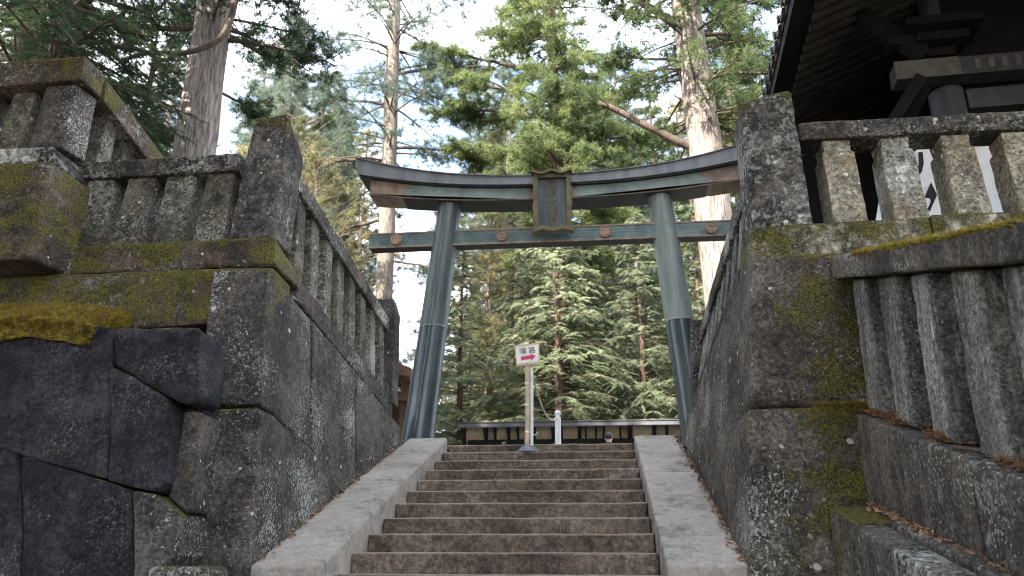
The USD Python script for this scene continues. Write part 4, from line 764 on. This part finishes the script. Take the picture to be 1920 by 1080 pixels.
def tufts(c, d, n, ll, lw, rg):
    """brushes of needles round the end of a twig"""
    N = len(c); D = unit(0.55 * d[:, None] + unit(rg.normal(0, 1, (N, n, 3))) * 0.9)
    W = unit(np.cross(D, rg.normal(0, 1, (N, n, 3)))) * lw / 2
    b = c[:, None] - d[:, None] * rg.uniform(0, 0.7 * ll, (N, n))[..., None] + rg.normal(0, 0.12 * ll, (N, n, 3)); Ln = ll * rg.uniform(0.6, 1.2, (N, n, 1))
    return np.stack([b - W, b + W, b + D * Ln], 2).reshape(-1, 3, 3)
def limb_path(p, az, L_, rise, droop, rg, n=7, wob=0.05):
    s = np.linspace(0, 1, n); d = np.array([math.cos(az), math.sin(az), 0])
    P = p + np.outer(s * L_, d); P[:, 2] += rise * L_ * s - droop * L_ * s ** 2
    P[1:] += rg.normal(0, wob * L_ / n, (n - 1, 3)).cumsum(0) * 0.7
    return P
def dress(paths, kind, rg, ll=0.17, lw=0.03, dens=1.0, start=0.25, tw=0.34):
    """foliage along limbs"""
    A = []
    for P in paths:
        seg = np.linalg.norm(np.diff(P, axis=0), axis=1); Lt = seg.sum()
        n = max(4, int(dens * Lt * (7.5 if kind == 'fir' else 6.0)))
        s = np.sort(rg.uniform(start, 1.0, n)); idx = s * (len(P) - 1); i = np.minimum(idx.astype(int), len(P) - 2); f = (idx - i)[:, None]
        c = P[i] * (1 - f) + P[i + 1] * f; tdir = unit(P[i + 1] - P[i])
        hor = unit(np.cross(tdir, np.tile([0, 0, 1.0], (n, 1)))); sg = rg.choice([-1, 1], n)[:, None]
        d = unit(tdir * 0.6 + hor * sg * rg.uniform(0.4, 1.0, (n, 1)) + rg.normal(0, 0.14, (n, 3)))
        ln = np.clip(tw * Lt * (1.15 - 0.85 * s) * rg.uniform(0.6, 1.2, n), 0.2, 1.3)
        if kind == 'fir':
            up = unit(np.tile([0, 0, 1.0], (n, 1)) + rg.normal(0, 0.25, (n, 3)))
            A.append(fronds(c, d, ln, up, 13, ll, lw, 0.35, rg))
        else:
            for q in (0.35, 0.7, 1.0):
                cc_ = c + d * (ln * q)[:, None] + rg.normal(0, 0.07, (n, 3)); A.append(tufts(cc_, unit(d + (0, 0, 0.35)), 15, ll, lw, rg))
    return np.concatenate(A)
def limbs_mesh(paths, r):
    return cat(*[tube(P, np.linspace(r * max(0.35, min(1, np.linalg.norm(P[-1] - P[0]) / 3)), 0.008, len(P)), 5, cap=False) for P in paths])
def tree_parts(seed, H, r0, zb, nl, spread, kind, ll, lw, dens, rise=0.05, droop=0.25, lean=(0, 0), top_pow=0.8, start=0.25, tw=0.34, sector=None, twigs=0):
    rg = np.random.default_rng(seed)
    tr = np.array([(lean[0] * t * H, lean[1] * t * H, H * t) for t in np.linspace(0, 1, 14)]); tr[1:-1, :2] += rg.normal(0, 0.03, (12, 2))
    trunk = tube(np.vstack([tr[:1] - (0, 0, 0.4), tr]), np.r_[r0 * 1.3, r0 * np.linspace(1.1, 0.12, 14)], 14, rough=0.06, seed=seed)
    paths = []
    for k in range(nl):
        t = (k + rg.uniform(0, 1)) / nl; z = zb + (H - zb - 0.3) * t
        p = np.array([lean[0] * z, lean[1] * z, z]); az = rg.uniform(0, 2 * np.pi) if sector is None else rg.uniform(*sector)
        Ls = spread * ((1 - t) ** top_pow + 0.10) * rg.uniform(0.6, 1.12)
        paths.append(limb_path(p, az, Ls, rise + rg.uniform(-0.1, 0.1) + 0.3 * t, droop * rg.uniform(0.6, 1.3), rg))
    extra = [limb_path(Q[rg.integers(2, 6)], rg.uniform(0, 6.28), rg.uniform(0.5, 1.3), rg.uniform(0.2, 1.0), 0.1, rg, n=4) for Q in paths for _ in range(twigs)]
    return trunk, limbs_mesh(paths + extra, r0 * 0.22), dress(paths, kind, rg, ll, lw, dens, start, tw)
PROTO = {}
def plant(key, x, y, z, s, rot, label, group=None, catg='tree'):
    prim = UsdGeom.Xform.Define(stage, path_for(TREES[key]['name'])); p = prim.GetPrim()
    prim.AddTranslateOp().Set(Gf.Vec3d(x, y, z)); prim.AddRotateZOp().Set(float(rot)); prim.AddScaleOp().Set(Gf.Vec3f(s, s, s))
    tag(p, label, catg, group)
    if key in PROTO:
        p.GetReferences().AddInternalReference(PROTO[key].GetPath()); p.SetInstanceable(True)
    else:
        PROTO[key] = p; c = TREES[key]; trunk, limbs, leaves = tree_parts(**c['k'])
        obj('trunk', trunk, M[c['bark']], p, smooth=True)
        obj('branches', limbs, M[c.get('limb', 'limb')], p, smooth=True, kind='stuff')
        if len(leaves): obj('crown', tri_soup(leaves), M[c['leaf']], p, smooth=False, kind='stuff')
    return p
TREES = {
    'fir_a': dict(name='fir_tree', bark='bark_red', leaf='needle_fir', k=dict(seed=1, H=11, r0=0.15, zb=0.2, nl=250, spread=2.9, kind='fir', ll=0.19, lw=0.03, dens=1.0, rise=0.14, droop=0.38, start=0.12)),
    'fir_b': dict(name='fir_tree', bark='bark_red', leaf='needle_green', k=dict(seed=2, H=12, r0=0.16, zb=0.2, nl=220, spread=3.0, kind='fir', ll=0.19, lw=0.03, dens=0.95, rise=0.12, droop=0.34, start=0.12)),
    'cedar_a': dict(name='cedar_tree', bark='bark', leaf='needle_blue', k=dict(seed=3, H=24, r0=0.33, zb=4.0, nl=190, spread=4.0, kind='tuft', ll=0.22, lw=0.028, dens=1.0, rise=0.05, droop=0.2, start=0.2)),
    'cedar_b': dict(name='cedar_tree', bark='bark_red', leaf='needle_green', k=dict(seed=4, H=22, r0=0.30, zb=3.0, nl=190, spread=4.0, kind='tuft', ll=0.23, lw=0.028, dens=1.0, rise=0.08, droop=0.2, start=0.2)),
    'gold': dict(name='pine_tree', bark='bark', limb='twig', leaf='needle_gold', k=dict(seed=5, H=20, r0=0.22, zb=2.0, nl=170, spread=4.0, kind='tuft', ll=0.20, lw=0.026, dens=0.65, rise=0.12, droop=0.12, start=0.25)),
    'dark': dict(name='cypress_tree', bark='bark_red', leaf='needle_dark', k=dict(seed=6, H=17, r0=0.30, zb=1.0, nl=330, spread=3.9, kind='fir', ll=0.18, lw=0.03, dens=1.3, rise=0.0, droop=0.28, top_pow=0.55)),
    'grove': dict(name='cypress_tree', bark='bark_red', leaf='needle_dark', k=dict(seed=16, H=28, r0=0.42, zb=9.0, nl=300, spread=4.9, kind='fir', ll=0.26, lw=0.06, dens=1.2, rise=0.0, droop=0.22, top_pow=0.5)),
    'bare': dict(name='bare_tree', bark='bark', limb='twig', leaf='needle_gold', k=dict(seed=8, H=13, r0=0.12, zb=1.5, nl=110, spread=3.4, kind='tuft', ll=0.14, lw=0.025, dens=0.3, rise=0.65, droop=0.1, start=0.4, twigs=4)),
}
def big_tree(name, label, base, topp, r0, r1, bark, limbs, leaf, seed, foliage=None, group=None, dens=0.8, ll=0.19, lw=0.024, kind='tuft'):
    """a big tree with its own trunk (base to topp) and named limbs: (height, azimuth deg, length, rise, droop, radius, leafy start or None)"""
    rg = np.random.default_rng(seed); base, topp = np.array(base, float), np.array(topp, float)
    p = thing(name, label, 'tree', group)
    t = np.linspace(-0.04, 1, 40)[:, None]; P = base + (topp - base) * t; P[:, :2] += 0.05 * np.sin(np.linspace(0, 5, 40))[:, None] * (1, 0.4)
    obj('trunk', tube(P, r0 + (r1 - r0) * np.clip(t[:, 0], 0, 1) + 0.25 * r0 * np.exp(-np.clip(t[:, 0], 0, 1) * 14), 40, rough=0.10, seed=seed), M[bark], p, smooth=True)
    leafy, tw_ = [], []
    for (z, az, L_, rise, droop, r, st) in limbs:
        c = base + (topp - base) * ((z - base[2]) / (topp[2] - base[2])); az = math.radians(az)
        Q = limb_path(c + 0.2 * r0 * np.array([math.cos(az), math.sin(az), 0]), az, L_, rise, droop, rg, n=12, wob=0.10)
        obj('branch', tube(Q, np.linspace(r, max(0.012, r * 0.25), 12), 10, rough=0.08, seed=seed), M['limb'], p, smooth=True)
        if st is not None:
            leafy.append(Q[int(st * 11):] if st < 0.85 else Q[-3:])
            for _ in range(int(L_ * 3.2)):
                k = rg.integers(max(2, int(st * 11)), 11); a2 = az + rg.choice([-1, 1]) * rg.uniform(0.5, 1.2); l2 = rg.uniform(0.25, 0.5) * L_ * (1.2 - k / 12)
                tw_.append(limb_path(Q[k], a2, l2, rg.uniform(-0.1, 0.3), 0.2, rg, n=5))
    if foliage:
        for k in range(foliage['n']):
            z = rg.uniform(foliage['z0'], foliage['z1']); c = base + (topp - base) * ((z - base[2]) / (topp[2] - base[2]))
            tw_.append(limb_path(c, rg.uniform(*foliage.get('sector', (0, 6.283))), rg.uniform(0.5, 1.0) * foliage['L'], rg.uniform(-0.1, 0.25), 0.25, rg, n=6))
    if tw_: obj('branches', limbs_mesh(tw_, 0.05), M['limb'], p, smooth=True, kind='stuff')
    if leafy or tw_: obj('crown', tri_soup(dress(leafy + tw_, kind, rg, ll, lw, dens, 0.2)), M[leaf], p, smooth=False, kind='stuff')
    return p
# the four great trunks of the picture
big_tree('cedar_tree', 'great pale-barked cedar trunk leaning right behind the left balustrade', (-8.85, 17, TZ), (-8.95, 17.4, 24), 0.57, 0.38, 'bark_pale',
         [(15.2, 200, 3.2, -0.25, -0.1, 0.10, 0.5), (16.2, -20, 4.0, -0.05, 0.2, 0.10, 0.3), (14.8, 10, 3.2, 0.05, 0.25, 0.07, 0.3), (17.5, 150, 4, 0.1, 0.2, 0.1, 0.3), (13.4, 60, 2.4, 0.1, 0.1, 0.05, 0.4)], 'needle_dark', 21,
         dict(n=60, z0=15.0, z1=23, L=3.8), dens=1.1)
t1 = stage.GetPrimAtPath('/World/cedar_tree')
sw = smooth_path([(-8.5, 17.1, 17.6), (-7.75, 16.3, 16.6), (-7.64, 15.9, 15.4), (-7.68, 15.9, 14.45), (-7.83, 15.9, 13.87), (-8.3, 15.9, 13.53), (-8.89, 15.9, 13.41), (-9.57, 15.9, 13.49), (-10.3, 15.9, 13.3)], 40)
obj('branch', tube(sw, np.linspace(0.13, 0.045, 40), 10, rough=0.1, seed=3), M['limb'], t1, smooth=True)
big_tree('cedar_tree', 'slim grey cedar trunk rising behind the left end of the gate', (-6.75, 28, TZ), (-7.25, 28.4, 29), 0.36, 0.24, 'bark',
         [(14.5, 170, 3.4, 0.0, 0.2, 0.08, 0.3), (15.5, 15, 3.0, 0.2, 0.25, 0.08, 0.3), (17.0, 190, 4.2, 0.05, 0.1, 0.09, 0.35), (17.6, 10, 3.2, 0.1, 0.15, 0.08, 0.3), (19.6, 175, 3.5, 0.25, 0.1, 0.08, 0.3), (21, 0, 3.6, 0.2, 0.15, 0.08, 0.3), (12.8, 0, 2.6, -0.1, 0.2, 0.06, 0.4)], 'needle_blue', 22,
         dict(n=80, z0=15.5, z1=28, L=3.8), dens=0.8)
big_tree('pine_tree', 'full green pine behind the plaque at the middle of the gate', (-0.25, 27.5, TZ), (-0.6, 28.0, 28.5), 0.36, 0.14, 'bark_red',
         [(19.0, 175, 5.2, 0.55, 0.15, 0.10, 0.45), (18.2, 172, 5.0, 0.42, 0.2, 0.09, 0.5), (16.4, 185, 4.2, 0.18, 0.05, 0.08, 0.5), (20.2, 165, 5.6, 0.6, 0.1, 0.10, 0.4), (15.2, 176, 3.4, 0.1, 0.1, 0.07, 0.5), (14.3, 5, 2.8, 0.0, 0.2, 0.06, 0.3), (17.2, -5, 3.8, 0.1, 0.15, 0.07, 0.3)], 'needle_green', 23,
         dict(n=190, z0=12.5, z1=28, L=3.1), dens=1.2, ll=0.23, lw=0.03)
big_tree('cedar_tree', 'massive pale-barked cedar trunk behind the right end of the gate', (4.05, 19, TZ), (3.45, 19.3, 22), 0.52, 0.31, 'bark_pale',
         [(11.9, 176, 4.2, 0.62, 0.0, 0.13, 0.55), (15.6, 168, 2.6, 1.05, 0.0, 0.14, 0.6), (13.2, 186, 0.55, 0.6, 0.0, 0.07, None), (14.6, 182, 2.2, 0.2, 0.05, 0.05, 0.4), (12.1, 10, 1.6, 0.5, 0.0, 0.08, 0.7), (16.8, 20, 2.8, 0.2, 0.1, 0.09, 0.3), (15.4, 5, 2.6, 0.1, 0.2, 0.07, 0.3), (14.0, -8, 2.4, 0.1, 0.25, 0.06, 0.3)], 'needle_green', 24,
         dict(n=110, z0=12.6, z1=21.5, L=3.2), dens=1.0)
kt_ = stage.GetPrimAtPath('/World/cedar_tree_002/trunk')
for z, dx in ((13.9, -0.05), (12.6, 0.16), (11.7, 0.22), (16.1, -0.1)):
    t = (z - TZ) / (22 - TZ); c = np.array([4.05 - 0.6 * t + dx, 19 + 0.3 * t - (0.56 - 0.23 * t) * 0.97, z])
    obj('knot', trimesh.creation.icosphere(subdivisions=2, radius=0.07).apply_scale((0.8, 0.5, 1.5)).apply_translation(c), M['limb'], kt_.GetParent(), smooth=True)
# trees behind
for key, x, y, s, rot, label in [
    ('fir_a', -3.4, 25, 0.8, 0, 'feathery green fir behind the left end of the low shed'),
    ('fir_a', -1.3, 25.6, 0.86, 70, 'feathery green fir behind the sign at the stair head'),
    ('fir_b', 0.5, 26.4, 0.88, 20, 'yellow-green fir between the sign and the white post'),
    ('fir_a', 2.3, 25.4, 0.9, 140, 'blue-green fir behind the white post'),
    ('fir_a', 4.2, 25.8, 0.95, 200, 'feathery fir just left of the right gate pillar'),
    ('fir_b', 6.1, 25.0, 0.85, 230, 'yellow-green fir seen through the right side of the gate'),
    ('fir_a', 8.4, 26, 1.0, 290, 'feathery fir right of the right gate pillar'),
    ('fir_b', -2.4, 31, 0.9, 100, 'taller fir rising behind the firs left of the sign'),
    ('fir_a', 1.6, 33, 1.0, 330, 'taller fir between the pine and the right gate pillar'),
    ('fir_a', 4.4, 33, 1.05, 310, 'taller fir rising behind the firs right of the sign'),
    ('fir_a', -3.9, 30, 0.7, 35, 'fir seen just right of the left gate pillar'),
    ('cedar_a', -13.0, 32, 1.0, 10, 'tall blue-green cedar left of the slim grey trunk'),
    ('cedar_b', 6.6, 30, 1.05, 50, 'tall green cedar right of the massive pale trunk'),
    ('cedar_a', 2.2, 36, 1.0, 120, 'tall cedar crown between the pine and the massive pale trunk'),
    ('cedar_a', -3.6, 40, 1.1, 200, 'far cedar between the slim trunk and the green pine'),
    ('gold', -11.0, 38, 1.05, 0, 'thin golden-leaved pine behind the tall corner post on the left'),
    ('gold', -3.4, 31.5, 0.85, 90, 'thin golden-leaved pine above the left half of the gate'),
    ('gold', -15.5, 36, 1.1, 190, 'thin golden-leaved pine right of the great leaning trunk'),
    ('gold', -13.2, 36.5, 1.0, 250, 'thin golden-leaved pine directly left of the slim grey trunk'),
    ('bare', -8.6, 25, 0.95, 0, 'bare tan-twigged tree behind the left balustrade'),
    ('bare', -10.6, 27, 1.15, 220, 'tallest bare tan-twigged tree, beside the great leaning trunk'),
    ('dark', -10.5, 14.0, 0.95, 0, 'dark cypress hanging over the far left balustrade'),
    ('dark', -14.0, 17, 1.1, 80, 'dark cypress behind the far left balustrade'),
    ('dark', -12.2, 20.0, 0.85, 200, 'dark cypress left of the great leaning trunk'),
    ('dark', -17.5, 22, 1.0, 130, 'dark cypress at the far left behind the others'),
    ('cedar_b', 10.5, 26, 1.1, 160, 'green cedar beside the temple roof'),
    ('cedar_a', -20, 34, 1.1, 260, 'blue-green cedar behind the dark cypresses'),
    ('cedar_a', -16, 46, 1.25, 20, 'distant blue-green cedar behind the golden pines'),
    ('cedar_b', 4.5, 44, 1.2, 75, 'distant green cedar behind the massive pale trunk'),
    ('fir_a', -0.3, 24.4, 1.0, 260, 'tall fir directly behind the sign and below the plaque'),
    ('gold', -3.2, 44, 1.2, 15, 'distant golden pine seen over the left end of the gate'),
    ('gold', -19, 42, 1.2, 60, 'distant golden pine left of the great leaning trunk'),
    ('cedar_b', -17, 52, 1.4, 140, 'far green cedar behind the slim grey trunk'),
    ('cedar_a', -5.5, 56, 1.4, 35, 'far blue-green cedar over the left gate pillar'),
    ('cedar_b', 0.5, 54, 1.4, 100, 'far green cedar behind the plaque'),
    ('gold', 3.0, 50, 1.4, 210, 'far golden pine over the right half of the gate'),
    ('cedar_a', 8.5, 40, 1.2, 300, 'far blue-green cedar right of the massive pale trunk'),
    ('cedar_b', 12, 44, 1.3, 10, 'far green cedar by the temple eave'),
    ('cedar_b', -23, 50, 1.4, 80, 'far green cedar at the left behind the cypresses'),
    ('gold', -20, 58, 1.5, 170, 'farthest golden pine left of the slim grey trunk'),
    ('cedar_a', -17, 41, 1.3, 0, 'far blue-green cedar just right of the great leaning trunk'),
    ('cedar_b', -15.5, 43, 1.3, 230, 'far green cedar above the tall corner post'),
    ('cedar_a', -20.5, 45, 1.35, 120, 'far blue-green cedar left of the great leaning trunk'),
    ('gold', -16, 47, 1.4, 330, 'far golden pine between the corner post and the slim grey trunk'),
    ('cedar_a', -22, 54, 1.5, 40, 'very far cedar at the left of the leaning trunk'),
    ('gold', -18.5, 50, 1.4, 90, 'very far golden pine just right of the leaning trunk'),
    ('cedar_a', -6.5, 48, 1.3, 150, 'very far cedar between the left gate pillar and the plaque'),
    ('gold', -1.0, 47, 1.35, 250, 'very far golden pine right under the plaque'),
    ('cedar_b', -5.0, 62, 1.5, 20, 'farthest green cedar between the slim trunk and the pine'),
    ('gold', 6.5, 48, 1.4, 0, 'very far golden pine behind the right gate pillar'),
    ('cedar_a', 1.5, 62, 1.55, 300, 'farthest blue-green cedar behind the pine'),
    ('cedar_a', -21, 62, 1.6, 210, 'farthest blue-green cedar above the left balustrade rail')]:
    plant(key, x, y, TZ - 0.05, s, rot, label)
# cedars to the left of the stairs and behind the viewer, which shade them
for i, (x, y, s, rot) in enumerate([(-6.0, -2.0, 1, 0), (-8.5, -0.5, 1, 67), (-6.5, -5.5, 1.05, 134), (-9.5, -4.5, 1.1, 201), (-3.2, -5.5, 1, 268), (-8, -9, 1.15, 335), (-4.5, -9.5, 1.1, 42), (-11.5, -1, 1.1, 109), (-11.5, -8, 1.2, 176), (-0.8, -8.5, 1.1, 243), (-6.5, -13, 1.25, 310), (-2, -12.5, 1.2, 17), (-9, 3, 1.0, 84), (-12, 4, 1.05, 151), (10.5, 3, 1.0, 218), (10, -2.5, 1.0, 285), (13, 6, 1, 352)]):
    plant('grove', x, y, -0.05, s, rot, 'tall dark cypress of the grove round the foot of the stairs, outside the picture', 'grove round the foot of the stairs')

# ------------------------------------------------------------------ small things: moss, needles, fallen leaves, a twig
def moss_tufts(mesh, n, ln, seed, zmin=0.3, keep=None):
    rg = np.random.default_rng(seed); pts, fi = trimesh.sample.sample_surface(mesh, n * 3, seed=seed); nm = mesh.face_normals[fi]
    ok = nm[:, 2] > zmin
    if keep is not None: ok &= keep(pts)
    pts, nm = pts[ok][:n], nm[ok][:n]; d = unit(nm * 0.8 + rg.normal(0, 0.5, nm.shape) + (0, 0, 0.1)); w = unit(np.cross(d, rg.normal(0, 1, nm.shape))) * ln * 0.13
    return tri_soup(np.stack([pts - w, pts + w, pts + d * ln * rg.uniform(0.5, 1.3, (len(pts), 1))], 1))
def cushion(x0, x1, y0, y1, z, h, seed):
    m = bx(x0, x1, y0, y1, z - 0.12, z + h, r=0.09, gap=0, ref=0.05, amp=0.035, freq=3, seed=seed); return m
def strip_pts(f, n, seed):
    rg = np.random.default_rng(seed); t = rg.uniform(0, 1, n); return f(t, rg)
def blades(pts, nm, ln, seed, wid=0.13):
    rg = np.random.default_rng(seed); d = unit(nm + rg.normal(0, 0.45, pts.shape)); w = unit(np.cross(d, rg.normal(0, 1, pts.shape))) * ln * wid
    return tri_soup(np.stack([pts - w, pts + w, pts + d * ln * rg.uniform(0.4, 1.3, (len(pts), 1))], 1))
mc = cushion(-4.8, -3.38, 6.28, 6.95, 3.60, 0.10, 4)
mc.vertices[:, 2] -= np.clip((mc.vertices[:, 0] + 3.9), 0, 1) * 0.15 + np.clip(0.5 - (mc.vertices[:, 1] - 6.28), 0, 0.5) * 0.10
mc.vertices[:, 2] += (fbm(mc.vertices * 5, 3, 2) - 0.5) * 0.08 + np.clip(mc.vertices[:, 1] - 6.32, 0, 0.6) * 0.42 - 0.02
bwp = stage.GetPrimAtPath('/World/boulder_wall')
obj('moss_cushion', mc, M['moss'], bwp, smooth=True, label='bright yellow-green moss on the top boulder', kind='stuff')
obj('moss_fringe', tri_soup(np.concatenate([np.asarray(a[0])[np.asarray(a[1])] for a in (moss_tufts(mc, 14000, 0.04, 5, -0.5),)])), M['moss'], bwp, smooth=False, kind='stuff')
mk = bx(2.62, 3.02, 6.72, 7.0, 2.72, 2.855, r=0.02, gap=0, ref=0.05, amp=0.01, seed=9)
obj('moss_fringe', moss_tufts(mk, 1800, 0.032, 7, -0.3, lambda P: fbm(P * 6, 3, 4) > 0.45), M['moss'], right_wall, smooth=False, kind='stuff')
hp = strip_pts(lambda t, rg: np.stack([-4.75 + 1.42 * t, 6.285 + 0.03 * rg.uniform(0, 1, len(t)), 3.60 - np.clip(-4.75 + 1.42 * t + 3.9, 0, 1) * 0.13 - 0.10 * rg.uniform(0, 1, len(t)) ** 1.5 * np.clip(1.4 * fbm(np.stack([t * 9, t * 0, t * 0], 1), 3, 6), 0, 1)], 1), 7000, 12)
obj('moss_fringe', blades(hp, np.tile([0, -0.6, -0.5], (len(hp), 1)), 0.045, 13), M['moss'], bwp, smooth=False, kind='stuff')
lop = stage.GetPrimAtPath(lo.GetPath())
pts = strip_pts(lambda t, rg: np.stack([2.94 + 0.12 * rg.uniform(0, 1, len(t)) ** 2, 3.2 + 3.75 * t, zr(3.2 + 3.75 * t) - 0.012 - 0.03 * rg.uniform(0, 1, len(t)) ** 3], 1), 9000, 3)
pts = pts[fbm(pts * 2.2, 3, 8) > 0.42]
obj('moss_fringe', blades(pts, np.tile([-0.5, 0, 0.7], (len(pts), 1)), 0.035, 6), M['moss'], lop, smooth=False, kind='stuff')
def litter(name, label, f, n, size, mat, seed, elong=1.6):
    rg = np.random.default_rng(seed); c = f(rg.uniform(0, 1, n), rg); n = len(c)
    a = unit(rg.normal(0, 1, (n, 3)) * (1, 1, 0.35)); b = unit(np.cross(a, unit(rg.normal(0, 0.5, (n, 3)) + (0, 0, 1)))); s = size * rg.uniform(0.5, 1.4, (n, 1))
    q = np.stack([c - a * s * elong / 2, c + b * s / 2, c + a * s * elong / 2 + (0, 0, 0.004), c - b * s / 2], 1); V = q.reshape(-1, 3); i = np.arange(n)[:, None] * 4
    return obj(name, (V, np.vstack([i + (0, 1, 2), i + (0, 2, 3)])), mat, smooth=False, label=label, cat='leaves', kind='stuff')
kz = lambda y: np.minimum(nose(y) + 0.165, TZ + 0.115)
litter('fallen_leaves', 'thin line of brown leaves where the left kerb meets the wall', lambda t, rg: np.stack([-1.885 + np.abs(rg.normal(0, 0.025, len(t))), 6.75 + 5 * t, kz(6.75 + 5 * t) + 0.008], 1), 260, 0.028, M['leaf_litter'], 1)
litter('fallen_leaves', 'thin line of brown leaves where the right kerb meets the wall', lambda t, rg: np.stack([1.985 - np.abs(rg.normal(0, 0.03, len(t))), 6.8 + 5 * t, kz(6.8 + 5 * t) + 0.008], 1), 320, 0.028, M['leaf_litter'], 2)
litter('fallen_leaves', 'brown leaf litter in the gutter of the lower right string wall', lambda t, rg: np.stack([2.90 + rg.normal(0, 0.03, len(t)), 4.4 + 2.25 * t, 1.90 + (4.4 + 2.25 * t - 6.0) * 0.25 + 0.012], 1), 420, 0.03, M['leaf_litter'], 3)
def needle_pile(t, rg):
    k = rg.choice(4, len(t), p=[0.3, 0.25, 0.3, 0.15]); y = np.array([6.55, 6.15, 5.45, 4.6])[k] + rg.normal(0, 0.09, len(t)); x = 3.06 + rg.normal(0, 0.035, len(t))
    return np.stack([x, y, zs(y) + 0.012 + np.abs(rg.normal(0, 0.02, len(t)))], 1)
litter('dry_needles', 'small heaps of rust-brown cedar needles at the feet of the lower balusters', needle_pile, 1500, 0.010, M['dry'], 4, 9.0)
ty = 5.15
obj('fallen_twig', tube(smooth_path([(2.96, ty - 0.05, zs(ty - 0.05) + 0.02), (3.06, ty - 0.25, zs(ty - 0.25) + 0.03), (3.12, ty - 0.5, zs(ty - 0.5) + 0.05)], 10), [0.012] * 5 + [0.008] * 5, 6), M['limb'], smooth=True, label='dry twig lying on the sloping ledge below the lower balusters', cat='twig')
